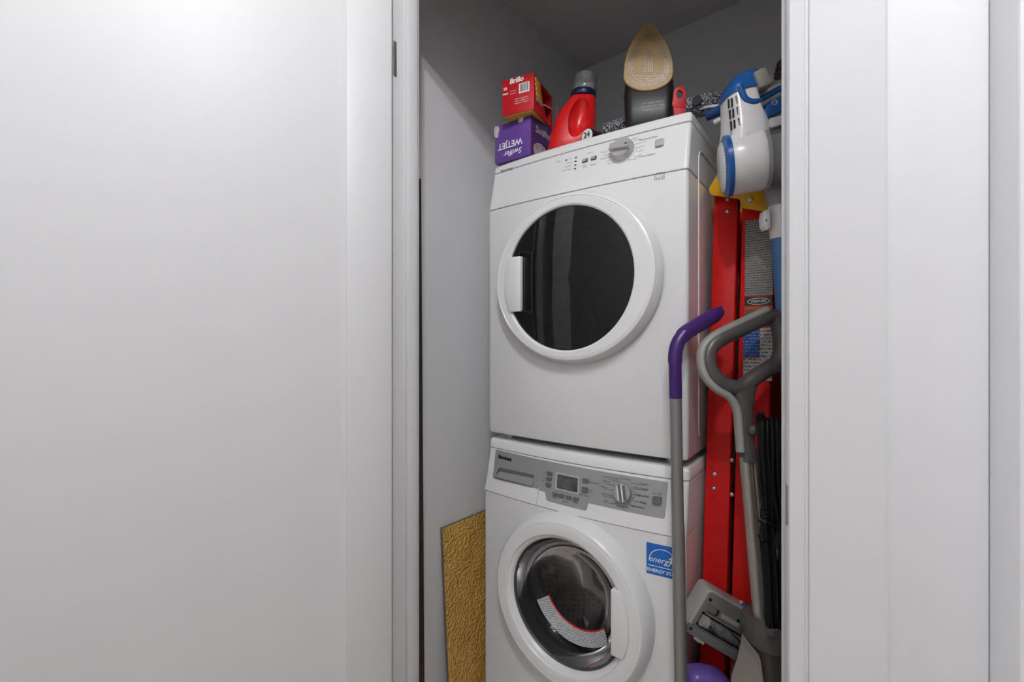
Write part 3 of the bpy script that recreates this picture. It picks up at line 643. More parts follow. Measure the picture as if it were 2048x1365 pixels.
rtext('10', 0.012, 1010.5, 179, bold=0.0004); rtext('PADS', 0.0075, 1011, 189, bold=0.0003); rtext('steel wool', 0.0048, 1026, 182); rtext('soap pads', 0.0048, 1026, 187)
for i, s in enumerate(('keep in a dry place', 'rinse pad after use', 'scrub pots and pans')): rtext(s, 0.0056, 1043, 195.5 + 4.4 * i)
bc = FR_.px(1048.5, 174, 0); bx0, bx1, bz0, bz1 = bc.x - 0.0165, bc.x + 0.0165, bc.z - 0.0155, bc.z + 0.0125
brc = link('barcode', box(bx0, bx1, -0.0009, 0.001, bz0, bz1), 'inkw', rbox, 0)
x = bx0 + 0.003; bars = []
while x < bx1 - 0.003:
    wd_ = random.choice((0.0005, 0.0009, 0.0014)); bars.append(box(x, x + wd_, -0.0013, -0.0008, bz0 + 0.004, bz1 - 0.002)); x += wd_ + random.choice((0.0006, 0.001))
o = link('barcode_bars', join(*bars), 'ink', brc, 0); o['kind'] = 'stuff'

# detergent bottle
M['redpl'] = mat('red_plastic', (0.60, 0.010, 0.012), 0.3, coat=0.3)
M['redtool'] = mat('dark_red_plastic', (0.42, 0.008, 0.012), 0.45, spec=0.3)
M['navy'] = mat('navy_plastic', (0.006, 0.014, 0.06), 0.35)
FB = top_frame(1145, 1.345, YAW + math.radians(-12))
bot = thing('detergent_bottle', 'red plastic detergent bottle with navy collar and clear cap, on the dryer', 'bottle', FB)
K = 1.345 / FPX
def bx(px): return (px - 1145) * K
rows = [(0.0, 1096, 1186, 0.046), (0.004, 1095, 1188, 0.048), (0.03, 1097.5, 1189.5, 0.049), (0.055, 1101, 1190, 0.048), (0.08, 1107, 1191, 0.047), (0.10, 1113, 1191.5, 0.045), (0.118, 1119.5, 1191.5, 0.042), (0.134, 1127.5, 1191, 0.038), (0.146, 1134.5, 1190.5, 0.034), (0.155, 1139, 1190, 0.030), (0.160, 1141.5, 1189.5, 0.028)]
rings = []
for z, a, b, dy in rows:
    cxm, hw = (bx(a) + bx(b)) / 2, (bx(b) - bx(a)) / 2; ring = []
    for i in range(40):
        t = 2 * PI * i / 40; ct, st_ = math.cos(t), math.sin(t); e = 0.75
        ring.append((cxm + hw * math.copysign(abs(ct) ** e, ct), dy * math.copysign(abs(st_) ** e, st_), z))
    rings.append(ring)
bb = link('bottle_body', loft(rings), 'redpl', bot, 50)
gp_ = ball((0, 0, 0), (0.029, 0.040, 0.063), 32); rm = Matrix.Rotation(math.radians(14), 4, 'Y')
for v in gp_.verts: v.co = rm @ v.co + Vector((bx(1160), -0.052, 0.088))
boolean(bb, gp_)
link('grip_ridge', tube([(bx(1113 + 0.22 * i * 1.6), -0.03 + 0.0001 * i, 0.03 + 0.0125 * i) for i in range(9)], 0.0012, 6), 'redpl', bot)
nc = (bx(1166), 0.0, 0.158); nax = Vector((0.12, 0, 1)).normalized()
link('collar', lathe([(0.0355, 0), (0.0368, 0.003), (0.0368, 0.014), (0.034, 0.018), (0, 0.018)], nc, nax, 36), 'navy', bot)
link('clear_cap', lathe([(0.034, 0.016), (0.0345, 0.018), (0.034, 0.060), (0.0315, 0.0635), (0.0005, 0.064)], nc, nax, 40, cap=False), 'clear', bot)
link('pour_spout', lathe([(0.008, 0.016), (0.007, 0.026), (0.002, 0.028)], Vector(nc) + Vector((0.013, -0.006, 0)), nax, 24), 'navy', bot)

# small black can lying on its side
FC = top_frame(1174, 1.275, YAW + math.radians(-48))
can = thing('small_can', 'small black tin lying on its side with white printed end, beside the red bottle', 'tin', FC)
link('can_body', lathe([(0, 0), (0.020, 0), (0.0215, 0.002), (0.0215, 0.046), (0.019, 0.049), (0, 0.049)], (0, 0.0, 0.0215), (0, 1, 0), 32), 'black', can)
link('can_end', lathe([(0, -0.001), (0.018, -0.001), (0.0195, 0.001), (0, 0.001)], (0, 0, 0.0215), (0, 1, 0), 32), 'plast_w', can)
link('lettering', text('24', 0.022, lambda a, b: (a, -0.0016, 0.0235 + b), bold=0.0008), 'ink', can, 0)

# iron standing on its heel, sole towards the hall
M['sole'] = mat('bronze_sole', (0.20, 0.128, 0.050), 0.42, 0.2, noise=0.06)
M['irondk'] = mat('iron_black_plastic', (0.010, 0.009, 0.009), 0.4, spec=0.4)
FI = top_frame(1297, 1.165, YAW + math.radians(-16))
iron = thing('steam_iron', 'black steam iron with bronze perforated sole, standing on its heel on the dryer', 'iron', FI)
sol = [(1298, 37), (1306, 41), (1320, 56), (1336, 85), (1345, 112), (1347.5, 135), (1346.5, 151), (1338, 165), (1322, 176), (1300, 182), (1278, 182), (1258, 173), (1247.5, 160), (1246.5, 143), (1249, 118), (1256, 93), (1267, 70), (1281, 49), (1290, 40)]
TILT = math.radians(5)
def sole_pts(scale, y):
    pp = [FI.px(a, b, 0) for a, b in sol]; cx_, cz_ = sum(p.x for p in pp) / len(pp), sum(p.z for p in pp) / len(pp)
    return smoothpoly([(cx_ + (p.x - cx_) * scale, y + (p.z - 0.09) * math.tan(TILT), cz_ + (p.z - cz_) * scale) for p in pp], 3)
link('sole_plate', loft([sole_pts(0.965, -0.0005), sole_pts(0.995, 0.001), sole_pts(1.0, 0.003), sole_pts(0.99, 0.008)]), 'sole', iron, 30)
link('sole_skirt', loft([sole_pts(0.96, 0.007), sole_pts(0.97, 0.03), sole_pts(0.92, 0.045)]), 'irondk', iron, 40)
heel = []
for z, a, b, d0, d1 in ((0.0, 1253, 1341, -0.004, 0.07), (0.004, 1252, 1342, -0.006, 0.072), (0.05, 1250, 1344.5, -0.004, 0.074), (0.095, 1248.5, 1346, 0.004, 0.074), (0.12, 1250, 1345, 0.012, 0.07)):
    k_ = 1.165 / FPX; x0, x1 = (a - 1297) * k_, (b - 1297) * k_; pl = fillet([(x0, d0), (x1, d0), (x1, d1), (x0, d1)], 0.022, 6); heel.append([(p[0], p[1], z) for p in pl])
link('heel', loft(heel), 'irondk', iron, 40)
link('handle', tube(smoothpoly([(0.0, 0.055, 0.05), (0.0, 0.072, 0.09), (0.0, 0.078, 0.15), (0.0, 0.072, 0.20), (0.0, 0.05, 0.222), (0.0, 0.03, 0.215)], 5, False), 0.014, 14), 'irondk', iron)
link('rating_lettering', join(*[text(s, 0.0062, lambda a, b, zz=0.052 - 0.008 * i: (0.008 + a, -0.0062, zz + b)) for i, s in enumerate(('120V ~ 60Hz 1700W', 'HOUSEHOLD TYPE', 'MADE IN CHINA'))]), 'greyprint', iron, 0)['kind'] = 'stuff'
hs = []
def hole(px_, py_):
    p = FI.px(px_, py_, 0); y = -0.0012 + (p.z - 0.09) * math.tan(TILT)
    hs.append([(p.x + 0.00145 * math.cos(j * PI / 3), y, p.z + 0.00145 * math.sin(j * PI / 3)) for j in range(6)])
for sc in (0.80, 0.73, 0.66):               # rows following the rim
    cx_, cy_ = 1297, 124
    pp = smoothpoly([(cx_ + (a - cx_) * sc, cy_ + (b - cy_) * sc) for a, b in sol], 12); acc = 0; last = pp[0]
    for p in pp[1:] + pp[:1]:
        acc += (p - last).length; last = p
        if acc > 3.6 and not (p.y < 80 and 0):
            acc = 0
            if p.y > 76: hole(p.x, p.y)
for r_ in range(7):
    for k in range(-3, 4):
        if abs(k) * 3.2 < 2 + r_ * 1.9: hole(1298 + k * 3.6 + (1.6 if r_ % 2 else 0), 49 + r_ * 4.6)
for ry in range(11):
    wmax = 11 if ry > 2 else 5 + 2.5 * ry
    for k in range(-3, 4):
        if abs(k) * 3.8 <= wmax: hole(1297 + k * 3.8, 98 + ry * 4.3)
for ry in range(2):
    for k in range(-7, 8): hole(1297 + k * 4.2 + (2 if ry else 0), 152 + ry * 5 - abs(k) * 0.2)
o = link('steam_hole_shade', bm_new([p for h in hs for p in h], [tuple(range(6 * i, 6 * i + 6)) for i in range(len(hs))]), 'black', iron, 0); o['kind'] = 'stuff'  # black faces on the uncut sole, painted shade of the steam holes

# fluffy mop head lying across the dryer behind the iron
def mat_fluff(name, c0, c1, sc=420):
    m = mat(name, c0, 0.9, noise=0.0); nt = m.node_tree; b = nt.nodes['Principled BSDF']
    cr = [n for n in nt.nodes if n.type == 'VALTORGB'][0]; nz = [n for n in nt.nodes if n.type == 'TEX_NOISE'][0]
    nz.inputs['Scale'].default_value = sc; cr.color_ramp.elements[0].color = (*c0, 1); cr.color_ramp.elements[1].color = (*c1, 1)
    cr.color_ramp.elements[0].position = 0.42; cr.color_ramp.elements[1].position = 0.6; return m
M['fluff'] = mat_fluff('grey_microfibre', (0.02, 0.022, 0.026), (0.42, 0.43, 0.46), 230)
M['fluffd'] = mat_fluff('dark_duster_fibre', (0.02, 0.02, 0.02), (0.16, 0.155, 0.15), 300)
mo = FD.loc(at_depth(1250, 230, 1.30)); FM = Frame(FD.o + FD.R @ Vector((0.0, 0.19, 0)) + Vector((0, 0, ZT)), MY)
mop = thing('fluffy_mop_head', 'grey speckled microfibre mop pad with blue and white frame, lying behind the iron', 'mop head', FM)
def fluffy(rows_, amp, rnd, nrad=26):
    rr = random.Random(rnd); rings_ = []
    for c_, ry, rz in rows_:
        rings_.append([(c_[0] + rr.uniform(-amp, amp), c_[1] + ry * math.cos(2 * PI * i / nrad) * (1 + rr.uniform(-1, 1) * amp * 22), c_[2] + rz * math.sin(2 * PI * i / nrad) * (1 + rr.uniform(-1, 1) * amp * 22)) for i in range(nrad)])
    return loft(rings_)
xa, xb = FM.xz(1202, 235, -0.01)[0], FM.xz(1441, 190, -0.01)[0]
zt, zb_ = FM.xz(1440, 180, 0)[1], FM.xz(1440, 220, 0)[1]
nrow = 60; rows_ = []
for i in range(nrow + 1):
    s = i / nrow; e = min(1, 0.55 + min(s, 1 - s) * 9)
    rows_.append(((xa + (xb - xa) * s, 0.0, (zt + zb_) / 2), 0.034 * e, (zt - zb_) / 2 * e))
link('microfibre_pad', fluffy(rows_, 0.0035, 3), 'fluff', mop, 0)
sk = FM.px(1394, 201, -0.036); link('socket', lathe([(0, 0), (0.0125, 0), (0.0125, 0.02), (0, 0.02)], (sk.x, -0.038, sk.z), (0, 1, 0), 20), 'blackmat', mop)
M['bluepl'] = mat('blue_plastic', (0.010, 0.105, 0.36), 0.22, coat=0.3)
M['bluedk'] = mat('dark_blue_plastic', (0.008, 0.05, 0.20), 0.3)
f0 = [FM.px(a, b, -0.02) for a, b in ((1398, 217), (1420, 213), (1446, 213), (1470, 210))]
link('frame_band', tube(smoothpoly(f0, 5, False), 0.0045, 10), 'plast_w', mop)
link('pad_holder', box(xa + 0.06, xb - 0.14, -0.02, 0.02, 0.0, (zt + zb_) / 2, 0.003), 'blackmat', mop)
f1 = [FM.px(a, b, -0.02) for a, b in ((1412, 233), (1430, 225), (1450, 216), (1475, 207))]
link('blue_arm', tube(smoothpoly(f1, 5, False), 0.0130, 12, flat=0.8), 'bluedk', mop)
f2 = [FM.px(a, b, -0.026) for a, b in ((1428, 246), (1440, 240), (1455, 233), (1475, 226))]
link('white_arm', tube(smoothpoly(f2, 5, False), 0.007, 10), 'plast_w', mop)
# red tool with a hanging loop, behind the iron
FT = top_frame(1359, 1.135, YAW - 0.2)
red = thing('red_hanging_tool', 'red plastic handle end with an oval hanging hole, beside the iron', 'tool handle', FT)
ol = smoothpoly([FT.xz(a, b, 0) for a, b in ((1346, 214), (1346, 195), (1348, 181), (1357, 172.5), (1367, 175), (1372, 185), (1371.5, 200), (1370, 214))], 5)
il = smoothpoly([FT.xz(a, b, 0) for a, b in ((1353, 190), (1355, 182), (1360, 180), (1365, 184), (1366, 190), (1363, 196), (1357, 196.5))], 6)
th = link('handle_end', slab(ol, 0, 0.008, 0.001), 'redtool', red, 40); boolean(th, slab(il, -0.02, 0.03))
link('handle_shaft', slab(fillet([FT.xz(1346.5, 213, 0), FT.xz(1370, 212, 0), (0.013, -0.0), (-0.012, -0.0)], 0.001), 0.0005, 0.0085, 0.001), 'redtool', red)

# ------------------------------------------------------------------ ladder: seen from its side, standing between dryer and closet wall
M['ladred'] = mat('red_fibreglass', (0.62, 0.010, 0.008), 0.5, spec=0.25, noise=0.08, nscale=40, bump=0.15, bscale=300)
M['ladyel'] = mat('yellow_moulded_plastic', (0.80, 0.43, 0.005), 0.35, noise=0.03)
M['rivet'] = mat('aluminium_rivet', (0.60, 0.60, 0.60), 0.3, 0.9)
M['alu'] = mat('ladder_step_aluminium', (0.45, 0.45, 0.46), 0.4, 0.9)
FL = Frame((-0.29, 1.38, 0), 0)
lad = thing('step_ladder', 'folded red fibreglass step ladder with yellow top cap, standing beside the dryer', 'ladder', FL)
def vn(z): return 1.27 - 0.104 * (1.55 - z)       # near rails flare towards the foot
def vfar(z): return 2 * 1.39 - vn(z)
def loc(p): return FL.loc(p)
def rail(u0, u1, near, z0, z1, name='rail'):
    rings_ = []
    for z in (z0, z1):
        v0 = vn(z) if near else vfar(z); s = 1 if near else -1
        c_ = [(u0, 0), (u1, 0), (u1, 0.026), (u1 - 0.005, 0.026), (u1 - 0.005, 0.005), (u0 + 0.005, 0.005), (u0 + 0.005, 0.026), (u0, 0.026)]
        rings_.append([loc((a, v0 + s * b, z)) for a, b in c_])
    return link(name, bevel(loft(rings_), 0.0018, 2), 'ladred', lad)
r1 = rail(-0.3635, -0.3065, True, 0.02, 1.535); r2 = rail(-0.2955, -0.2255, True, 0.02, 1.53)
rail(-0.3635, -0.3065, False, 0.02, 1.535); rail(-0.2955, -0.2255, False, 0.02, 1.53)
for u0, u1 in ((-0.366, -0.304), (-0.298, -0.223)):
    for near in (True, False):
        v0 = vn(0.0) if near else vfar(0.0) ; s = 1 if near else -1; a_, b_ = sorted((v0 - s * 0.003, v0 + s * 0.036))
        q0, q1 = loc((u0, a_, 0)), loc((u1, b_, 0.05)); link('foot', box(q0.x, q1.x, q0.y, q1.y, 0, 0.05, 0.004), 'blackmat', lad)
for z in (0.3, 0.6, 0.9, 1.2):
    q0, q1 = loc((-0.292, vn(z) + 0.006, z)), loc((-0.228, vfar(z) - 0.006, z)); link('step', box(q0.x, q1.x, q0.y, q1.y, z - 0.022, z, 0.003), 'alu', lad)
for z in (0.45, 1.05):
    q0, q1 = loc((-0.352, vn(z) + 0.006, z)), loc((-0.345, vfar(z) - 0.006, z)); link('rear_brace', box(q0.x, q1.x, q0.y, q1.y, z - 0.03, z, 0.002), 'alu', lad)
# yellow cap
capp = [(1416.5, 377), (1443, 335), (1458, 318), (1475, 306), (1560, 300), (1560, 385), (1543, 400), (1535, 424), (1484, 416.5), (1478, 397.5), (1421, 390.5)]
cp = [on_v(a, b, 1.242) for a, b in capp]; cl = fillet([(loc(p).x, loc(p).z) for p in cp], [0.006, 0.004, 0.01, 0.01, 0.004, 0.004, 0.008, 0.006, 0.006, 0.003, 0.006])
y0 = 1.242 - FL.o.y; y1 = 2 * 1.39 - 1.242 - FL.o.y
link('cap_side', slab(cl, y0, y0 + 0.009, 0.0022, 2), 'ladyel', lad); link('cap_side', slab(cl, y1 - 0.009, y1, 0.0022, 2), 'ladyel', lad)
tz = max(p[1] for p in cl); xs_ = [p[0] for p in cl]
link('cap_tray', box(min(xs_) + 0.055, max(xs_), y0 + 0.004, y1 - 0.004, tz - 0.035, tz, 0.004), 'ladyel', lad)
def rivet(px_, py_, v, r_=0.0058, parent=None):
    p = loc(on_v(px_, py_, v)); link('rivet', lathe([(r_, 0.0), (r_ * 0.9, 0.0015), (r_ * 0.5, 0.0032), (0.0002, 0.0036)], p, (0, -1, 0), 16), 'rivet', parent or lad)
def near_v(px_, py_):
    v = 1.2
    for _ in range(8): v = vn(on_v(px_, py_, v).z)
    return v
for a, b in ((1447.5, 377.5), (1500.5, 398.5)): rivet(a, b, 1.2415, 0.0072)
for a, b in ((1455, 399), (1454.5, 423.5), (1429, 949), (1428, 978), (1463.5, 921), (1463.5, 990)): rivet(a, b, near_v(a, b) + 0.0005)
# stickers on the near front rail
def sticker(name, pts, m, off=0.0008, parent=None):
    ps = [loc(on_v(a, b, near_v(a, b))) for a, b in pts]; n = len(ps)
    bm = bm_new([(p.x, p.y - off, p.z) for p in ps] + [(p.x, p.y + 0.0004, p.z) for p in ps], [tuple(range(n)), tuple(range(2 * n - 1, n - 1, -1))] + [(i, (i + 1) % n, (i + 1) % n + n, i + n) for i in range(n)])
    return link(name, bm, m, parent or lad, 0)
M['st_grey'] = mat_print('grey_instruction_print', (0.27, 0.26, 0.24), (0.08, 0.075, 0.07), 0.0062, 330, 0.43)
M['st_white'] = mat_print('white_instruction_print', (0.55, 0.54, 0.52), (0.10, 0.10, 0.10), 0.0085, 260, 0.5)
M['st_blue'] = mat_print('blue_instruction_print', (0.015, 0.075, 0.30), (0.22, 0.32, 0.55), 0.0075, 300, 0.52)
M['st_orange'] = mat_print('orange_warning_print', (0.45, 0.075, 0.02), (0.10, 0.02, 0.01), 0.0120, 200, 0.5)
sticker('instruction_sticker', ((1490.5, 442), (1541.5, 437), (1546.5, 590), (1490, 592.5)), 'st_grey')
bs = sticker('brand_sticker', ((1490, 594.5), (1544, 593), (1545, 610), (1489.5, 611.5)), 'black')
def stext(s, size, px_, py_, m='inkw', parent=None, off=0.0014, **kw):
    c_ = loc(on_v(px_, py_, near_v(px_, py_))); return link('lettering', text(s, size, lambda a, b: (c_.x + a, c_.y + 0.104 * b - off, c_.z + b), **kw), m, parent or lad, 0)
q = loc(on_v(1517, 603, near_v(1517, 603)))
link('brand_oval', tube([(q.x + 0.024 * math.cos(2 * PI * i / 32), q.y - 0.0012, q.z + 0.0075 * math.sin(2 * PI * i / 32)) for i in range(32)], 0.0008, 6, close=True), 'inkw', bs)
stext('WERNER', 0.0088, 1517, 603, parent=bs)
og = sticker('warning_sticker', ((1489.5, 612.5), (1545, 611), (1546, 655), (1488, 659)), 'st_orange')
stext('300LBS', 0.0125, 1506, 625, 'ink', og, bold=0.0005)
sticker('type_sticker', ((1487, 660), (1519, 659), (1519, 714), (1486.5, 716)), 'st_blue')
sticker('rating_sticker', ((1520, 656), (1545, 655), (1545, 715), (1520, 716)), 'st_white')
sticker('standards_sticker', ((1486.5, 717), (1545, 716), (1544, 763), (1486, 758)), 'st_white')

# ------------------------------------------------------------------ cordless stick vacuum hanging from a dock on the closet's right wall
M['vacw'] = mat('vacuum_white_plastic', (0.80, 0.79, 0.78), 0.25, coat=0.2)
M['vacg'] = mat('vacuum_grey_plastic', (0.34, 0.335, 0.33), 0.3)
M['vact'] = mat('vacuum_taupe_rubber', (0.30, 0.28, 0.25), 0.5)
M['vact2'] = mat('light_blue_tube', (0.06, 0.19, 0.42), 0.3, coat=0.2)
DV = 1.03; vo = at_depth(1500, 682.5, DV); FV = Frame((vo.x, vo.y, 1.147), YAW)
vac = thing('stick_vacuum', 'white and blue cordless stick vacuum with clear dust bin, hanging in front of the ladder', 'vacuum cleaner', FV)
def vp(a, b, y=0.0): p = FV.px(a, b, y); return Vector((p.x, y, p.z))
KV = DV / FPX
def vsec(rows_, dep, e=0.6, n=28, y_off=0.0, yshift=None):
    """stack of rounded sections given as left px, right px, left py, right py"""
    rings_ = []
    for i, (ax_, bx_, ay, by) in enumerate(rows_):
        A, B = vp(ax_, ay), vp(bx_, by); c_ = (A + B) / 2; h = (B - A) / 2; dd = dep[i] if isinstance(dep, list) else dep; ring = []
        for k in range(n):
            t = 2 * PI * k / n; ct, st_ = math.cos(t), math.sin(t)
            ring.append(c_ + h * math.copysign(abs(ct) ** e, ct) + Vector((0, y_off + dd * math.copysign(abs(st_) ** e, st_), 0)))
        rings_.append(ring)
    return loft(rings_)
mhouse = link('motor_housing', vsec([(1449, 1528, 300, 290), (1448, 1527, 278, 262), (1450, 1519, 262, 240), (1450.5, 1512, 240, 225), (1449, 1508, 215, 205), (1448, 1504, 200, 182)], [0.05, 0.05, 0.047, 0.044, 0.041, 0.038]), 'vacw', vac, 50)
link('top_cap', vsec([(1446.5, 1507, 203, 186), (1446, 1508, 190, 168), (1452, 1508, 176, 156), (1460, 1507, 164, 150), (1474, 1503, 155, 147.5), (1484, 1498, 149.5, 146.5)], [0.0420, 0.0405, 0.0375, 0.032, 0.023, 0.01]), 'bluepl', vac, 50)
# taupe grip pad and handle
pad = [vp(a, b) for a, b in ((1487, 168), (1505, 158), (1511, 161), (1516, 175), (1524, 181), (1530, 184), (1520, 190), (1503, 197), (1498, 196))]
link('grip_pad', slab([(p.x, p.z) for p in pad], -0.0465, 0.03, 0.006, 3), 'vact', vac)
hpth = [vp(a, b) for a, b in ((1497, 210), (1508, 206), (1522, 202), (1538, 193), (1556, 184), (1575, 178), (1590, 182), (1598, 200))]
link('handle', tube(smoothpoly(hpth, 6, False), 0.0165, 18, flat=0.9), 'vacw', vac, 50)
link('handle_pad', tube(smoothpoly([vp(a, b, 0.004) for a, b in ((1512, 186), (1526, 187), (1542, 180), (1558, 171), (1576, 166))], 6, False), 0.0115, 14), 'vact', vac, 50)
link('handle_stripe', tube(smoothpoly([vp(a, b, -0.041) for a, b in ((1480, 172), (1484, 184), (1490, 197), (1500, 203))] + [vp(a, b, -0.040) for a, b in ((1510, 204),)] + [vp(a, b, -0.030) for a, b in ((1518, 202),)] + [vp(a, b, -0.0165) for a, b in ((1522, 198), (1538, 190), (1556, 179), (1575, 171))], 6, False), 0.0068, 10), 'bluepl', vac, 50)
tg = [vp(a, b) for a, b in ((1522, 225), (1528, 214), (1545, 206), (1562, 198), (1575, 200), (1575, 220), (1560, 228), (1545, 233), (1530, 240), (1527, 246), (1521, 246))]
link('trigger_block', slab(fillet([(p.x, p.z) for p in tg], 0.004), -0.018, 0.018, 0.004, 3), 'bluepl', vac)
sc_ = vp(1540, 213); link('power_symbol', join(tube([sc_ + Vector((0.0055 * math.cos(2 * PI * i / 24), -0.0185, 0.0055 * math.sin(2 * PI * i / 24))) for i in range(24)], 0.0009, 6, close=True), box(sc_.x - 0.0022, sc_.x + 0.0022, -0.0195, -0.0175, sc_.z - 0.0006, sc_.z + 0.0006)), 'inkw', vac, 0)
link('handle_rear_post', tube(smoothpoly([vp(a, b) for a, b in ((1598, 198), (1600, 225), (1596, 250), (1585, 262))], 5, False), 0.014, 14), 'vacw', vac)
# vents
vcut = []
for i in range(3):
    for k in range(3):
        a, b = 1462.8 + 6.6 * k + 1.2 * i, 201.5 - 2.6 * k + 23.5 * i
        ps = [vp(c_[0], c_[1], -0.043) for c_ in ((a - 1.5, b - 8.5), (a + 1.4, b - 9.3), (a + 2.4, b + 8.3), (a - 0.3, b + 9))]
        dd = (0.0400, 0.0435, 0.0462)[i]
        vcut.append(slab([(p.x, p.z) for p in ps], -0.06, -dd + 0.010)); link('vent_slot', slab([(p.x, p.z) for p in ps], -dd + 0.009, -dd + 0.012, 0.0), 'blackmat', vac)
for c_ in vcut: boolean(mhouse, c_)
# motor drum: axis to the right and slightly towards the hall
dc = vp(1489, 327, 0.0); dax_ = Vector((1, -0.32, 0.10)).normalized()
link('motor_drum', lathe([(0.0, -0.046), (0.050, -0.046), (0.060, -0.042), (0.0655, -0.030), (0.066, 0.030), (0.063, 0.036), (0, 0.036)], dc, dax_, 56), 'vacw', vac, 35)
link('filter_cap', lathe([(0.054, -0.0465), (0.0665, -0.040), (0.0668, -0.030), (0.060, -0.030), (0.05, -0.044)], dc, dax_, 56, cap=False, close=True), 'bluepl', vac, 40)
link('filter_end', lathe([(0.0, -0.052), (0.045, -0.051), (0.055, -0.046), (0, -0.045)], dc, dax_, 48), 'vacw', vac, 40)
link('bin_ring', lathe([(0.055, 0.036), (0.063, 0.036), (0.0635, 0.044), (0.055, 0.044)], dc, dax_, 56, cap=False, close=True), 'vacg', vac, 35)
link('dust_bin', lathe([(0.058, 0.043), (0.058, 0.145), (0.054, 0.15), (0.0005, 0.151)], dc, dax_, 56, cap=False), 'clear', vac, 40)
link('cyclone_cone', lathe([(0.048, 0.043), (0.048, 0.10), (0.035, 0.13), (0.0005, 0.131)], dc, dax_, 40, cap=False), 'vacg', vac, 40)
br = [vp(a, b) for a, b in ((1517, 256), (1560, 244), (1585, 240), (1585, 258), (1545, 267), (1520, 275), (1515, 270))]
link('bin_bridge', slab(fillet([(p.x, p.z) for p in br], 0.003), -0.046, 0.03, 0.004, 3), 'vacw', vac)
# wand
def wand(name, rows_, m, y=-0.012, n=28): return link(name, loft([[Vector((((vp(a, py, y) + vp(b, py, y)) / 2).x + (vp(b, py, y) - vp(a, py, y)).x / 2 * math.cos(2 * PI * k / n), y + (vp(b, py, y) - vp(a, py, y)).x / 2 * math.sin(2 * PI * k / n), vp(a, py, y).z)) for k in range(n)] for a, b, py in rows_]), m, vac, 40)
wand('wand_socket', [(1541, 1566, 333), (1534, 1572, 341), (1529.5, 1575, 356), (1529.5, 1576, 372), (1533, 1577, 395), (1538, 1579, 413)], 'vacg', 0.035)
wand('wand_collar', [(1538.5, 1579, 412), (1537.5, 1580, 418), (1540, 1582, 455), (1542, 1584, 476), (1543, 1583, 478)], 'vacw', 0.035)
lt = [vp(a, b, 0.015) for a, b in ((1531, 420), (1537, 418), (1541, 422), (1542, 456), (1535, 460), (1530, 452), (1528.5, 435))]
latch = link('release_latch', slab(fillet([(p.x, p.z) for p in lt], 0.003), 0.015, 0.04, 0.003, 3), 'vacw', vac)
q = vp(1532.5, 441, 0.015); link('latch_eye', ball((q.x, 0.0148, q.z), (0.0016, 0.001, 0.002), 10), 'black', latch)
wand('wand_tube', [(1544, 1582, 476), (1544.2, 1582.2, 479), (1577, 1615, 960)], 'vact2', 0.035)
# dock
dk = [FV.loc((UR, 1.19, 1.66)), FV.loc((UR, 1.19, 1.60))]
hb = vp(1598, 215)
link('wall_dock', tube([hb + Vector((0.0, 0.0, 0.0)), FV.loc((UR - 0.002, FV.o.y + 0.10, hb.z + 1.147))], 0.014, 12), 'blackmat', vac)

# dark duster behind the vacuum
FDu = Frame((at_depth(1566, 682.5, 1.486)).to_tuple()[:2] + (0.0,), YAW); 
du = thing('fibre_duster', 'dark grey bristly duster standing in the corner behind the stick vacuum', 'duster', FDu)
rr = random.Random(5); KD = 1.486 / FPX
z_hi, z_lo = 1.147 + (CY - 112) * KD, 1.147 + (CY - 262) * KD
br_ = []
for i in range(420):
    s = rr.random(); z = z_lo + (z_hi - z_lo) * s; a = rr.uniform(0, 2 * PI); L_ = 0.020 + 0.034 * math.sin(PI * min(1, 0.15 + s * 0.8)) * rr.uniform(0.6, 1)
    p0 = Vector((0, 0, z)); dv = Vector((math.cos(a), math.sin(a), rr.uniform(0.1, 0.9))).normalized(); p1 = p0 + dv * L_; n_ = dv.orthogonal().normalized() * 0.0008
    br_.append([p0 - n_, p0 + n_, p1 + n_ * 0.3 + Vector((0, 0, -0.004))])
o = link('duster_bristles', join(bm_new([p for t in br_ for p in t], [(3 * i, 3 * i + 1, 3 * i + 2) for i in range(len(br_))]), fluffy([((0, 0, 0), 0.001, 0.001), ((0.001, 0, 0), 0.001, 0.001)], 0.0, 1)), 'fluffd', du, 0); o['kind'] = 'stuff'
core = []
for i in range(30):
    s = i / 29; z = z_lo + (z_hi - z_lo) * s * 0.93; r_ = 0.014 + 0.016 * math.sin(PI * min(1, 0.1 + s * 0.85)); core.append([(r_ * math.cos(2 * PI * k / 18) * rr.uniform(0.8, 1.2), r_ * math.sin(2 * PI * k / 18) * rr.uniform(0.8, 1.2), z) for k in range(18)])
link('duster_core', loft(core), 'fluffd', du, 0)
link('duster_pole', lathe([(0, 0), (0.009, 0), (0.009, z_lo + 0.02), (0, z_lo + 0.02)], n=14), 'vacg', du)

# ------------------------------------------------------------------ ironing board folded against the right wall
M['bcover'] = mat('board_cover_fabric', (0.42, 0.42, 0.33), 0.85, noise=0.35, nscale=22)
FBd = Frame((-0.150, 1.45, 0.0), 0)
ib = thing('ironing_board', 'folded ironing board with pale green patterned cover, leaning behind the ladder', 'ironing board', FBd)
bpz = fillet([(-0.17, 0.03), (0.17, 0.03), (0.17, 0.9), (0.07, 1.14), (-0.11, 1.14), (-0.17, 1.05)], 0.05, 6)
bmx = slab(bpz, -0.012, 0.012, 0.004); 
for v in bmx.verts: v.co = Vector((v.co.y - 0.02, v.co.x, v.co.z))
link('board_cover', bmx, 'bcover', ib, 50)
for yy in (-0.1, 0.1): link('folded_leg', tube([(0.012, yy, 0.0), (0.012, yy, 0.95)], 0.009, 10), 'steel', ib)

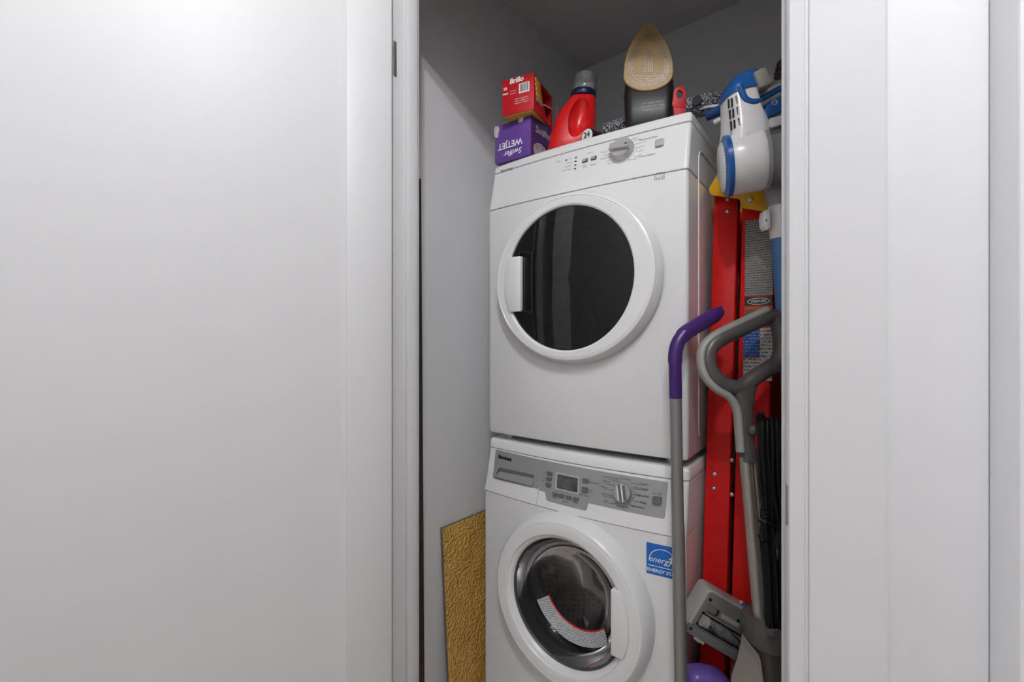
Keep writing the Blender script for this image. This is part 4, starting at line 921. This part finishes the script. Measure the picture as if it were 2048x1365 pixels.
# ------------------------------------------------------------------ spray mop with purple grip, leaning before the dryer's corner
M['pole'] = mat('silver_grey_pole', (0.30, 0.295, 0.285), 0.33, 0.6, noise=0.02)
M['purple'] = mat('purple_plastic', (0.050, 0.014, 0.135), 0.35, noise=0.05)
M['purplel'] = mat('light_purple_plastic', (0.12, 0.075, 0.31), 0.3, noise=0.05)
m0 = at_depth(1351.3, 800, 1.015); m1 = at_depth(1362, 1365, 0.998); tt = m0.z / (m0.z - m1.z); mb = m0 + (m1 - m0) * tt
FS = Frame((mb.x, mb.y, 0), YAW); sm = thing('spray_mop', 'spray mop with dark purple curved grip and silver-grey pole, in front of the dryer corner', 'mop', FS)
L_ = lambda p: FS.loc(p)
s_j = (1050 - 800) / (1365 - 800); mj = m0 + (m1 - m0) * s_j
link('upper_pole', tube([L_(m0 + Vector((0, 0, 0.012))), L_(mj)], 0.0127, 24), 'pole', sm)
link('lower_pole', tube([L_(mj + Vector((0, 0, 0.001))), L_(mj - Vector((0, 0, 0.003))), L_(m0 + (m1 - m0) * tt * 0.93)], [0.0131, 0.0136, 0.0136], 24), 'pole', sm)
gpx = [(1351.3, 797, 1.015), (1350.8, 770, 1.015), (1350.2, 735, 1.015), (1350.5, 708, 1.016), (1356, 686, 1.018), (1369, 668, 1.023), (1390, 654, 1.032), (1412, 641, 1.042), (1432, 629, 1.052), (1442, 622.5, 1.058)]
link('grip', tube(smoothpoly([L_(at_depth(*g)) for g in gpx], 5, False), [0.0136] * 12 + [0.0150] * 12 + [0.0168] * 16 + [0.0150, 0.0142, 0.0130, 0.0115, 0.0100, 0.0090], 22), 'purple', sm, 50)
e0 = at_depth(1441, 623.5, 1.052)
link('grip_end', tube([L_(at_depth(1434, 633, 1.045)), L_(at_depth(1446.5, 627, 1.052))], [0.008, 0.0045], 10, flat=0.5), 'purplel', sm)
link('grip_end', tube([L_(at_depth(1431, 625, 1.045)), L_(at_depth(1441, 617, 1.052)), L_(at_depth(1441.5, 612, 1.052))], [0.008, 0.005, 0.003], 10), 'purple', sm)
# fluid bottle housing on the right of the pole
hz = [(1.375, 0)]
rows_ = []
for z, a, b, dd in ((0.10, 1371, 1462, 0.035), (0.14, 1369, 1470, 0.042), (0.33, 1366, 1471, 0.045), (0.40, 1368, 1470, 0.045), (0.425, 1372, 1467, 0.043), (0.441, 1378, 1452, 0.038), (0.450, 1384, 1428, 0.030), (0.4535, 1390, 1415, 0.016)):
    d_ = 0.995; z -= 0.022; dd *= 0.72; A, B = L_(at_depth(a, 1300, d_)), L_(at_depth(b, 1300, d_)); cx_, hw = (A.x + B.x) / 2, (B.x - A.x) / 2; cyy = A.y + 0.014
    rows_.append([(cx_ + hw * math.copysign(abs(math.cos(t)) ** 0.6, math.cos(t)), cyy + dd * math.copysign(abs(math.sin(t)) ** 0.6, math.sin(t)), z) for t in [2 * PI * k / 32 for k in range(32)]])
link('fluid_housing', loft(rows_), 'purplel', sm, 50)
mh = link('mop_head', box(-0.13, 0.11, -0.05, 0.035, 0.0, 0.028, 0.01, 3), 'purple', sm); mh.rotation_euler = (0, 0, MY - YAW)
link('head_joint', tube([(0, 0, 0.02), (0, 0, 0.09), L_(m0 + (m1 - m0) * tt * 0.9)], 0.016, 14), 'vacg', sm)

# ------------------------------------------------------------------ upright vacuum with loop handle
M['ugrey'] = mat('dark_warm_grey_plastic', (0.085, 0.080, 0.074), 0.33, noise=0.03)
M['ulight'] = mat('light_grey_plastic', (0.33, 0.325, 0.30), 0.35, noise=0.03)
M['ubeige'] = mat('champagne_plastic', (0.30, 0.275, 0.235), 0.32, noise=0.03)
M['ubrown'] = mat('dark_brown_plastic', (0.050, 0.042, 0.034), 0.35, noise=0.05)
M['utube'] = mat('champagne_metal_tube', (0.42, 0.385, 0.34), 0.3, 0.7)
def du_(py):                                # the machine leans: further away towards the top
    d = 0.95
    for _ in range(6): z = 1.147 + (CY - py) / FPX * d; d = 0.925 + 0.17 * (z - 0.55)
    return d
def up(a, b, dy=0.0): return at_depth(a, b, du_(b) + dy)
ub = at_depth(1560, 1365, 0.93); FU = Frame((ub.x, ub.y, 0), YAW)
uv_ = thing('upright_vacuum', 'grey and champagne upright vacuum with loop handle and wound black cord', 'vacuum cleaner', FU)
U = lambda a, b, dy=0.0: FU.loc(up(a, b, dy))
lp = [(1470, 776), (1446, 768), (1424, 748), (1415.5, 722), (1419, 700), (1434, 683), (1462, 668), (1500, 650), (1532, 635), (1548, 634), (1558, 650), (1563, 680), (1563, 705), (1553, 727), (1530, 742), (1505, 758), (1488, 772)]
link('loop_handle', tube(smoothpoly([U(a, b) for a, b in lp], 5), 0.0172, 20, flat=1.05, up=(0, 1, 0), close=True), 'ugrey', uv_, 60)
st = [(1481, 905), (1478, 860), (1473, 818), (1458, 794), (1436, 781), (1417, 764), (1405, 742), (1401, 718), (1405, 696), (1418, 679), (1442, 663), (1480, 645), (1512, 630), (1534, 620)]
link('handle_strip', tube(smoothpoly([U(a, b, -0.005) for a, b in st], 5, False), 0.0085, 14, flat=1.5, up=(0, 1, 0)), 'ulight', uv_, 60)
nk = [(1487, 772, 0.030), (1487, 790, 0.0235), (1487.5, 815, 0.0185), (1490, 850, 0.0165), (1494, 895, 0.0158), (1494.5, 897, 0.0168), (1496.5, 922, 0.0165)]
rings = []
for a, b, h in nk:
    c_ = U(a, b); rings.append([c_ + Vector((h * math.copysign(abs(math.cos(t)) ** 0.8, math.cos(t)), 0.017 * math.sin(t), 0)) for t in [2 * PI * k / 24 for k in range(24)]])
link('neck', loft(rings), 'ugrey', uv_, 40)
link('tube_main', tube([U(1491.5, 915), U(1521, 1250)], 0.0128, 22), 'utube', uv_)
link('tube_thin', tube([U(1508, 915, 0.006), U(1540, 1250, 0.006)], 0.0075, 16), 'utube', uv_)
# collar and body
def usec(rows_, e=0.7):
    rings_ = []
    for a, b, py, dd in rows_:
        A, B = U(a, py), U(b, py); c_, h = (A + B) / 2, (B - A).x / 2
        rings_.append([(c_.x + h * math.copysign(abs(math.cos(t)) ** e, math.cos(t)), c_.y + dd * math.copysign(abs(math.sin(t)) ** e, math.sin(t)), c_.z) for t in [2 * PI * k / 40 for k in range(40)]])
    return loft(rings_)
link('collar', usec([(1498, 1618, 1232, 0.045), (1493, 1622, 1238, 0.052), (1492, 1624, 1262, 0.054), (1494, 1624, 1279, 0.054)]), 'ugrey', uv_, 40)
link('canister', usec([(1497, 1622, 1276, 0.050), (1494, 1626, 1300, 0.055), (1487, 1632, 1332, 0.06), (1476, 1640, 1365, 0.068), (1468, 1650, 1450, 0.075), (1468, 1655, 1620, 0.075), (1480, 1650, 1720, 0.07)]), 'ubrown', uv_, 50)
pn = [(1495, 1278), (1515.5, 1280), (1519, 1320), (1522, 1365), (1524, 1460), (1466, 1460), (1474, 1365), (1485, 1332), (1492, 1300)]
rings = []
for py, a, b in ((1279, 1494.5, 1516), (1300, 1492, 1518), (1332, 1485, 1520), (1365, 1474, 1522), (1450, 1465, 1526)):
    A, B = U(a, py), U(b, py, -0.05); y = A.y
    rings.append([(A.x - 0.001, y + 0.02, A.z), (A.x - 0.002, y - 0.02, A.z), (A.x + (B.x - A.x) * 0.3, y - 0.045 - 0.012 * (py - 1279) / 86, A.z), (B.x, y - 0.058 - 0.012 * (py - 1279) / 86, A.z), (B.x, y - 0.03, A.z)])
link('canister_panel', loft(rings), 'ubeige', uv_, 40)
nb = box(-0.035, 0.14, -0.09, 0.06, 0.0, 0.075, 0.02, 3)
link('nozzle', nb, 'ugrey', uv_)
link('swivel_neck', tube([(0.03, 0.03, 0.05), U(1560, 1690, 0.0)], 0.04, 18), 'ubrown', uv_)
# cord hooks
h0 = U(1505, 861); h1 = U(1530, 856)
link('cord_hook', join(tube([U(1500, 861, -0.018), U(1530, 858, -0.02)], 0.0105, 14), ball(U(1506, 861, -0.02), 0.0118, 14)), 'ugrey', uv_)
link('cord_hook', tube([U(1540, 1268, -0.05), U(1556, 1268, -0.075)], 0.008, 12), 'ugrey', uv_)
# black cord: many long loops hung over the hook
M['cord'] = mat('black_rubber_cord', (0.004, 0.004, 0.004), 0.45, spec=0.3)
rr = random.Random(11); cords = []
for k in range(13):
    x0 = 1516 + k * 3.2; xm = 1524 + k * 4.4; dy = -0.030 - 0.004 * (k % 3) - 0.001 * k; bot_ = 1290 - 9 * (k % 4) + rr.uniform(-5, 5)
    pth = [(x0 + 4, 850, dy + 0.02), (x0 + 1, 838 + rr.uniform(-3, 3), dy + 0.005), (x0 + 3, 850, dy - 0.006), (x0 + 4, 900, dy - 0.006), (x0 + 8 + rr.uniform(-3, 3), 980, dy), (xm, 1060, dy), (xm + 6, 1150, dy), (xm + 9, 1230, dy), (xm + 12, bot_ - 18, dy), (xm + 16, bot_, dy), (xm + 20, bot_ - 22, dy + 0.01)]
    cords.append(tube(smoothpoly([U(a, b, c_) for a, b, c_ in pth], 5, False), 0.0036, 8))
for k in range(5):                          # strands that run outside the bundle
    pth = [(1514 + k * 2, 836 + k, -0.03), (1517 + k * 2, 880, -0.036), (1519 + k * 2, 950, -0.034), (1526 + k * 4, 1010, -0.036), (1535 + k * 5, 1090, -0.036)]
    cords.append(tube(smoothpoly([U(*p) for p in pth], 5, False), 0.0034, 8))
o = link('power_cord', join(*cords), 'cord', uv_, 60)
cl_ = link('cord_clip', tube([U(1514, 836, -0.04), U(1517, 829, -0.045), U(1525, 829, -0.045), U(1529, 838, -0.042)], 0.0045, 10), 'cord', uv_)
pg = link('plug', slab(fillet([(U(a, b).x, U(a, b).z) for a, b in ((1524, 1042), (1538, 1045), (1541, 1080), (1521, 1076))], 0.003), U(1530, 1060).y - 0.052, U(1530, 1060).y - 0.034, 0.003), 'black', uv_)
link('plug_strap', tube([U(1519, 1040, -0.05), U(1530, 1046, -0.056), U(1552, 1052, -0.05)], 0.0048, 10), 'cord', uv_)
link('plug_strap', tube([U(1518, 1070, -0.05), U(1524, 1080, -0.056), U(1540, 1082, -0.05)], 0.0035, 10), 'cord', uv_)
M['brass'] = mat('brass_prong', (0.55, 0.48, 0.36), 0.3, 0.9)
link('plug_prong', box(U(1524, 1090).x, U(1531, 1090).x, U(1528, 1090).y - 0.046, U(1528, 1090).y - 0.043, U(1528, 1102).z, U(1528, 1078).z, 0.0005), 'brass', uv_)
link('strain_relief', lathe([(0.0055, 0), (0.0062, 0.004), (0.0048, 0.006), (0.0060, 0.010), (0.0045, 0.012), (0.0055, 0.016), (0.004, 0.022)], U(1531, 1044, -0.043), (0.05, 0, 1), 14), 'cord', uv_)

# ------------------------------------------------------------------ loose floor head, underside showing, wedged between mop and upright vacuum
DH_ = 1.0; fo = at_depth(1419, 1179, DH_); FH = Frame((fo.x, fo.y, 0.0), YAW)
fh = thing('vacuum_floor_head', 'grey vacuum floor head tipped up with its roller brush underside showing, beside the mop pole', 'vacuum head', FH)
fh.location = fo; fh.rotation_euler = (math.radians(0), math.radians(0), YAW)
# in-plane axes: X along the long side (down to the right), Z across it
ANG = math.radians(30.5); KH = DH_ / FPX
def hxz(s, t): return (s * math.cos(ANG) - t * math.sin(ANG) * 0.98, -s * math.sin(ANG) - t * math.cos(ANG))
def hpoly(pts): return [hxz(a, b) for a, b in pts]
HL, HWd = 0.235, 0.104
fhouse = link('housing', slab(fillet(hpoly([(0, 0), (HL, 0), (HL, HWd), (0.0, HWd)]), [0.014, 0.014, 0.008, 0.008], 6), 0.004, 0.055, 0.004, 3), 'ulight', fh)
fsole = link('sole_plate', slab(fillet(hpoly([(0.006, 0.004), (HL - 0.006, 0.004), (HL - 0.006, 0.088), (0.006, 0.088)]), 0.008, 5), 0.0, 0.008, 0.002), mat('mid_grey_plastic', (0.15, 0.147, 0.14), 0.35), fh)
bs_ = fillet(hpoly([(0.012, 0.048), (HL - 0.012, 0.048), (HL - 0.012, 0.082), (0.012, 0.082)]), 0.003)
boolean(fhouse, slab(bs_, -0.02, 0.030)); boolean(fsole, slab(bs_, -0.02, 0.030))
link('brush_slot', slab(bs_, 0.029, 0.032, 0), 'blackmat', fh)
def hp3(s, t, y): a = hxz(s, t); return Vector((a[0], y, a[1]))
M['roller'] = mat('roller_brush_fibre', (0.10, 0.105, 0.115), 0.7, noise=0.5, nscale=90)
rb = link('roller_brush', tube([hp3(0.030, 0.066, 0.0), hp3(HL - 0.03, 0.066, 0.0)], 0.0115, 20), 'roller', fh)
for ph in (0, PI):
    link('bristle_row', tube([hp3(0.032 + 0.17 * i / 20, 0.066 + 0.0112 * math.sin(ph + i * 0.33), -0.0112 * math.cos(ph + i * 0.33)) for i in range(21)], 0.0026, 8), 'blackmat', rb)
link('roller_cap', tube([hp3(0.018, 0.066, -0.001), hp3(0.031, 0.066, -0.001)], 0.0125, 18), 'vact', fh)
link('blade_bar', slab(hpoly([(0.016, 0.046), (HL - 0.014, 0.046), (HL - 0.014, 0.0505), (0.016, 0.0505)]), -0.004, 0.002, 0.001), 'fascia_d', fh)
link('front_lip', slab(fillet(hpoly([(0.0, 0.086), (HL, 0.086), (HL, HWd + 0.002), (0.0, HWd + 0.002)]), 0.005, 4), -0.002, 0.01, 0.002), 'fascia_d', fh)
link('rating_label', slab(fillet(hpoly([(0.050, 0.032), (0.094, 0.032), (0.094, 0.0415), (0.050, 0.0415)]), 0.003), -0.0008, 0.002, 0), 'ulight', fh)
for s, t in ((0.013, 0.019), (0.088, 0.058 - 0.03 + 0.0), (0.006, 0.094)): link('screw_hole_shade', lathe([(0.0, 0), (0.0036, 0), (0.0036, 0.004), (0, 0.004)], hp3(s, t, -0.0012 if t < 0.09 else -0.003), (0, 1, 0), 14), 'black', fh)  # black discs stand in for the shade inside screw holes
link('wheel', tube([hp3(0.016, 0.036, 0.0), hp3(0.033, 0.036, 0.0)], 0.0085, 16), 'fascia_d', fh)
link('wheel_well_shade', slab(fillet(hpoly([(0.034, 0.029), (0.044, 0.029), (0.044, 0.043), (0.034, 0.043)]), 0.004), -0.0008, 0.003, 0), 'blackmat', fh)  # no well is cut: a black plate supplies its shade
link('side_clip', tube([hp3(0.025, HWd + 0.003, 0.0), hp3(0.037, HWd + 0.005, 0.0)], 0.0042, 10), 'ulight', fh)
link('side_clip', tube([hp3(0.039, HWd + 0.004, 0.0), hp3(0.047, HWd + 0.005, 0.0)], 0.0035, 10), 'ulight', fh)
bo = at_depth(1497, 1222, 1.012) - fo; bl = FH.Ri @ bo
link('swivel_badge', ball((bl.x - 0.003, bl.y + 0.012, bl.z - 0.002), (0.0075, 0.006, 0.014), 18), 'bluedk', fh)
link('swivel_neck', tube([(bl.x + 0.004, bl.y + 0.025, bl.z - 0.0), hp3(0.11, 0.03, 0.04)], 0.011, 14), 'vacw', fh)

# ------------------------------------------------------------------ left side: foil board and dark plank
def mat_foil():
    m = mat('gold_textured_sheet', (0.78, 0.47, 0.125), 0.36, 0.1, noise=0.10, nscale=14); nt = m.node_tree; b = nt.nodes['Principled BSDF']
    tc = nt.nodes.new('ShaderNodeTexCoord'); mp = nt.nodes.new('ShaderNodeMapping'); mp.inputs['Rotation'].default_value = (math.radians(18), 0, 0); nt.links.new(tc.outputs['Object'], mp.inputs[0])
    vo_ = nt.nodes.new('ShaderNodeTexVoronoi'); vo_.inputs['Scale'].default_value = 120; nt.links.new(mp.outputs[0], vo_.inputs['Vector'])
    nz = nt.nodes.new('ShaderNodeTexNoise'); nz.inputs['Scale'].default_value = 9; nt.links.new(tc.outputs['Object'], nz.inputs['Vector'])
    ad = nt.nodes.new('ShaderNodeMath'); ad.operation = 'MULTIPLY_ADD'; nt.links.new(nz.outputs['Fac'], ad.inputs[0]); ad.inputs[1].default_value = 2.5; nt.links.new(vo_.outputs['Distance'], ad.inputs[2])
    bp = nt.nodes.new('ShaderNodeBump'); bp.inputs['Strength'].default_value = 0.7; bp.inputs['Distance'].default_value = 0.008
    nt.links.new(ad.outputs[0], bp.inputs['Height']); nt.links.new(bp.outputs['Normal'], b.inputs['Normal'])
    return m
M['foil'] = mat_foil(); M['foiledge'] = mat('sheet_core', (0.16, 0.12, 0.09), 0.7)
gl = on_u(885, 1058, UL + 0.012); FG = Frame((UL, gl.y, 0), 0)
gb = thing('gold_foil_board', 'gold textured foam board leaning against the closet wall beside the washer', 'board', FG)
lean = 0.035
def board(t0, t1, inset=0.0):
    zt_ = gl.z; rings_ = []
    for z in (0.0, zt_ - inset):
        x = lean * (1 - z / zt_) ; rings_.append([(x + t0, inset, z), (x + t1, inset, z), (x + t1, 0.62 - inset, z), (x + t0, 0.62 - inset, z)])
    return loft(rings_)
link('foam_core', bevel(board(0.001, 0.010), 0.001), 'foiledge', gb)
link('foil_face', board(0.0100, 0.0122, 0.0012), 'foil', gb)
# dark plank standing behind the left jamb
M['plank'] = mat('dark_stained_wood', (0.045, 0.030, 0.024), 0.5, noise=0.3, nscale=30)
vt = on_u(842, 358, UL + 0.016); vb_ = on_u(849, 1365, UL + 0.016)
slope = (vb_.y - vt.y) / (vt.z - vb_.z); v_floor = vb_.y + slope * vb_.z
rings = []
for z, v in ((0.0, v_floor), (vt.z, vt.y)): rings.append([(UL + 0.001, VI + 0.004, z), (UL + 0.017, VI + 0.004, z), (UL + 0.017, v, z), (UL + 0.001, v, z)])
tag(link('wooden_plank', bevel(loft(rings), 0.001), 'plank'), 'narrow dark brown wooden plank standing behind the left door jamb', 'plank')
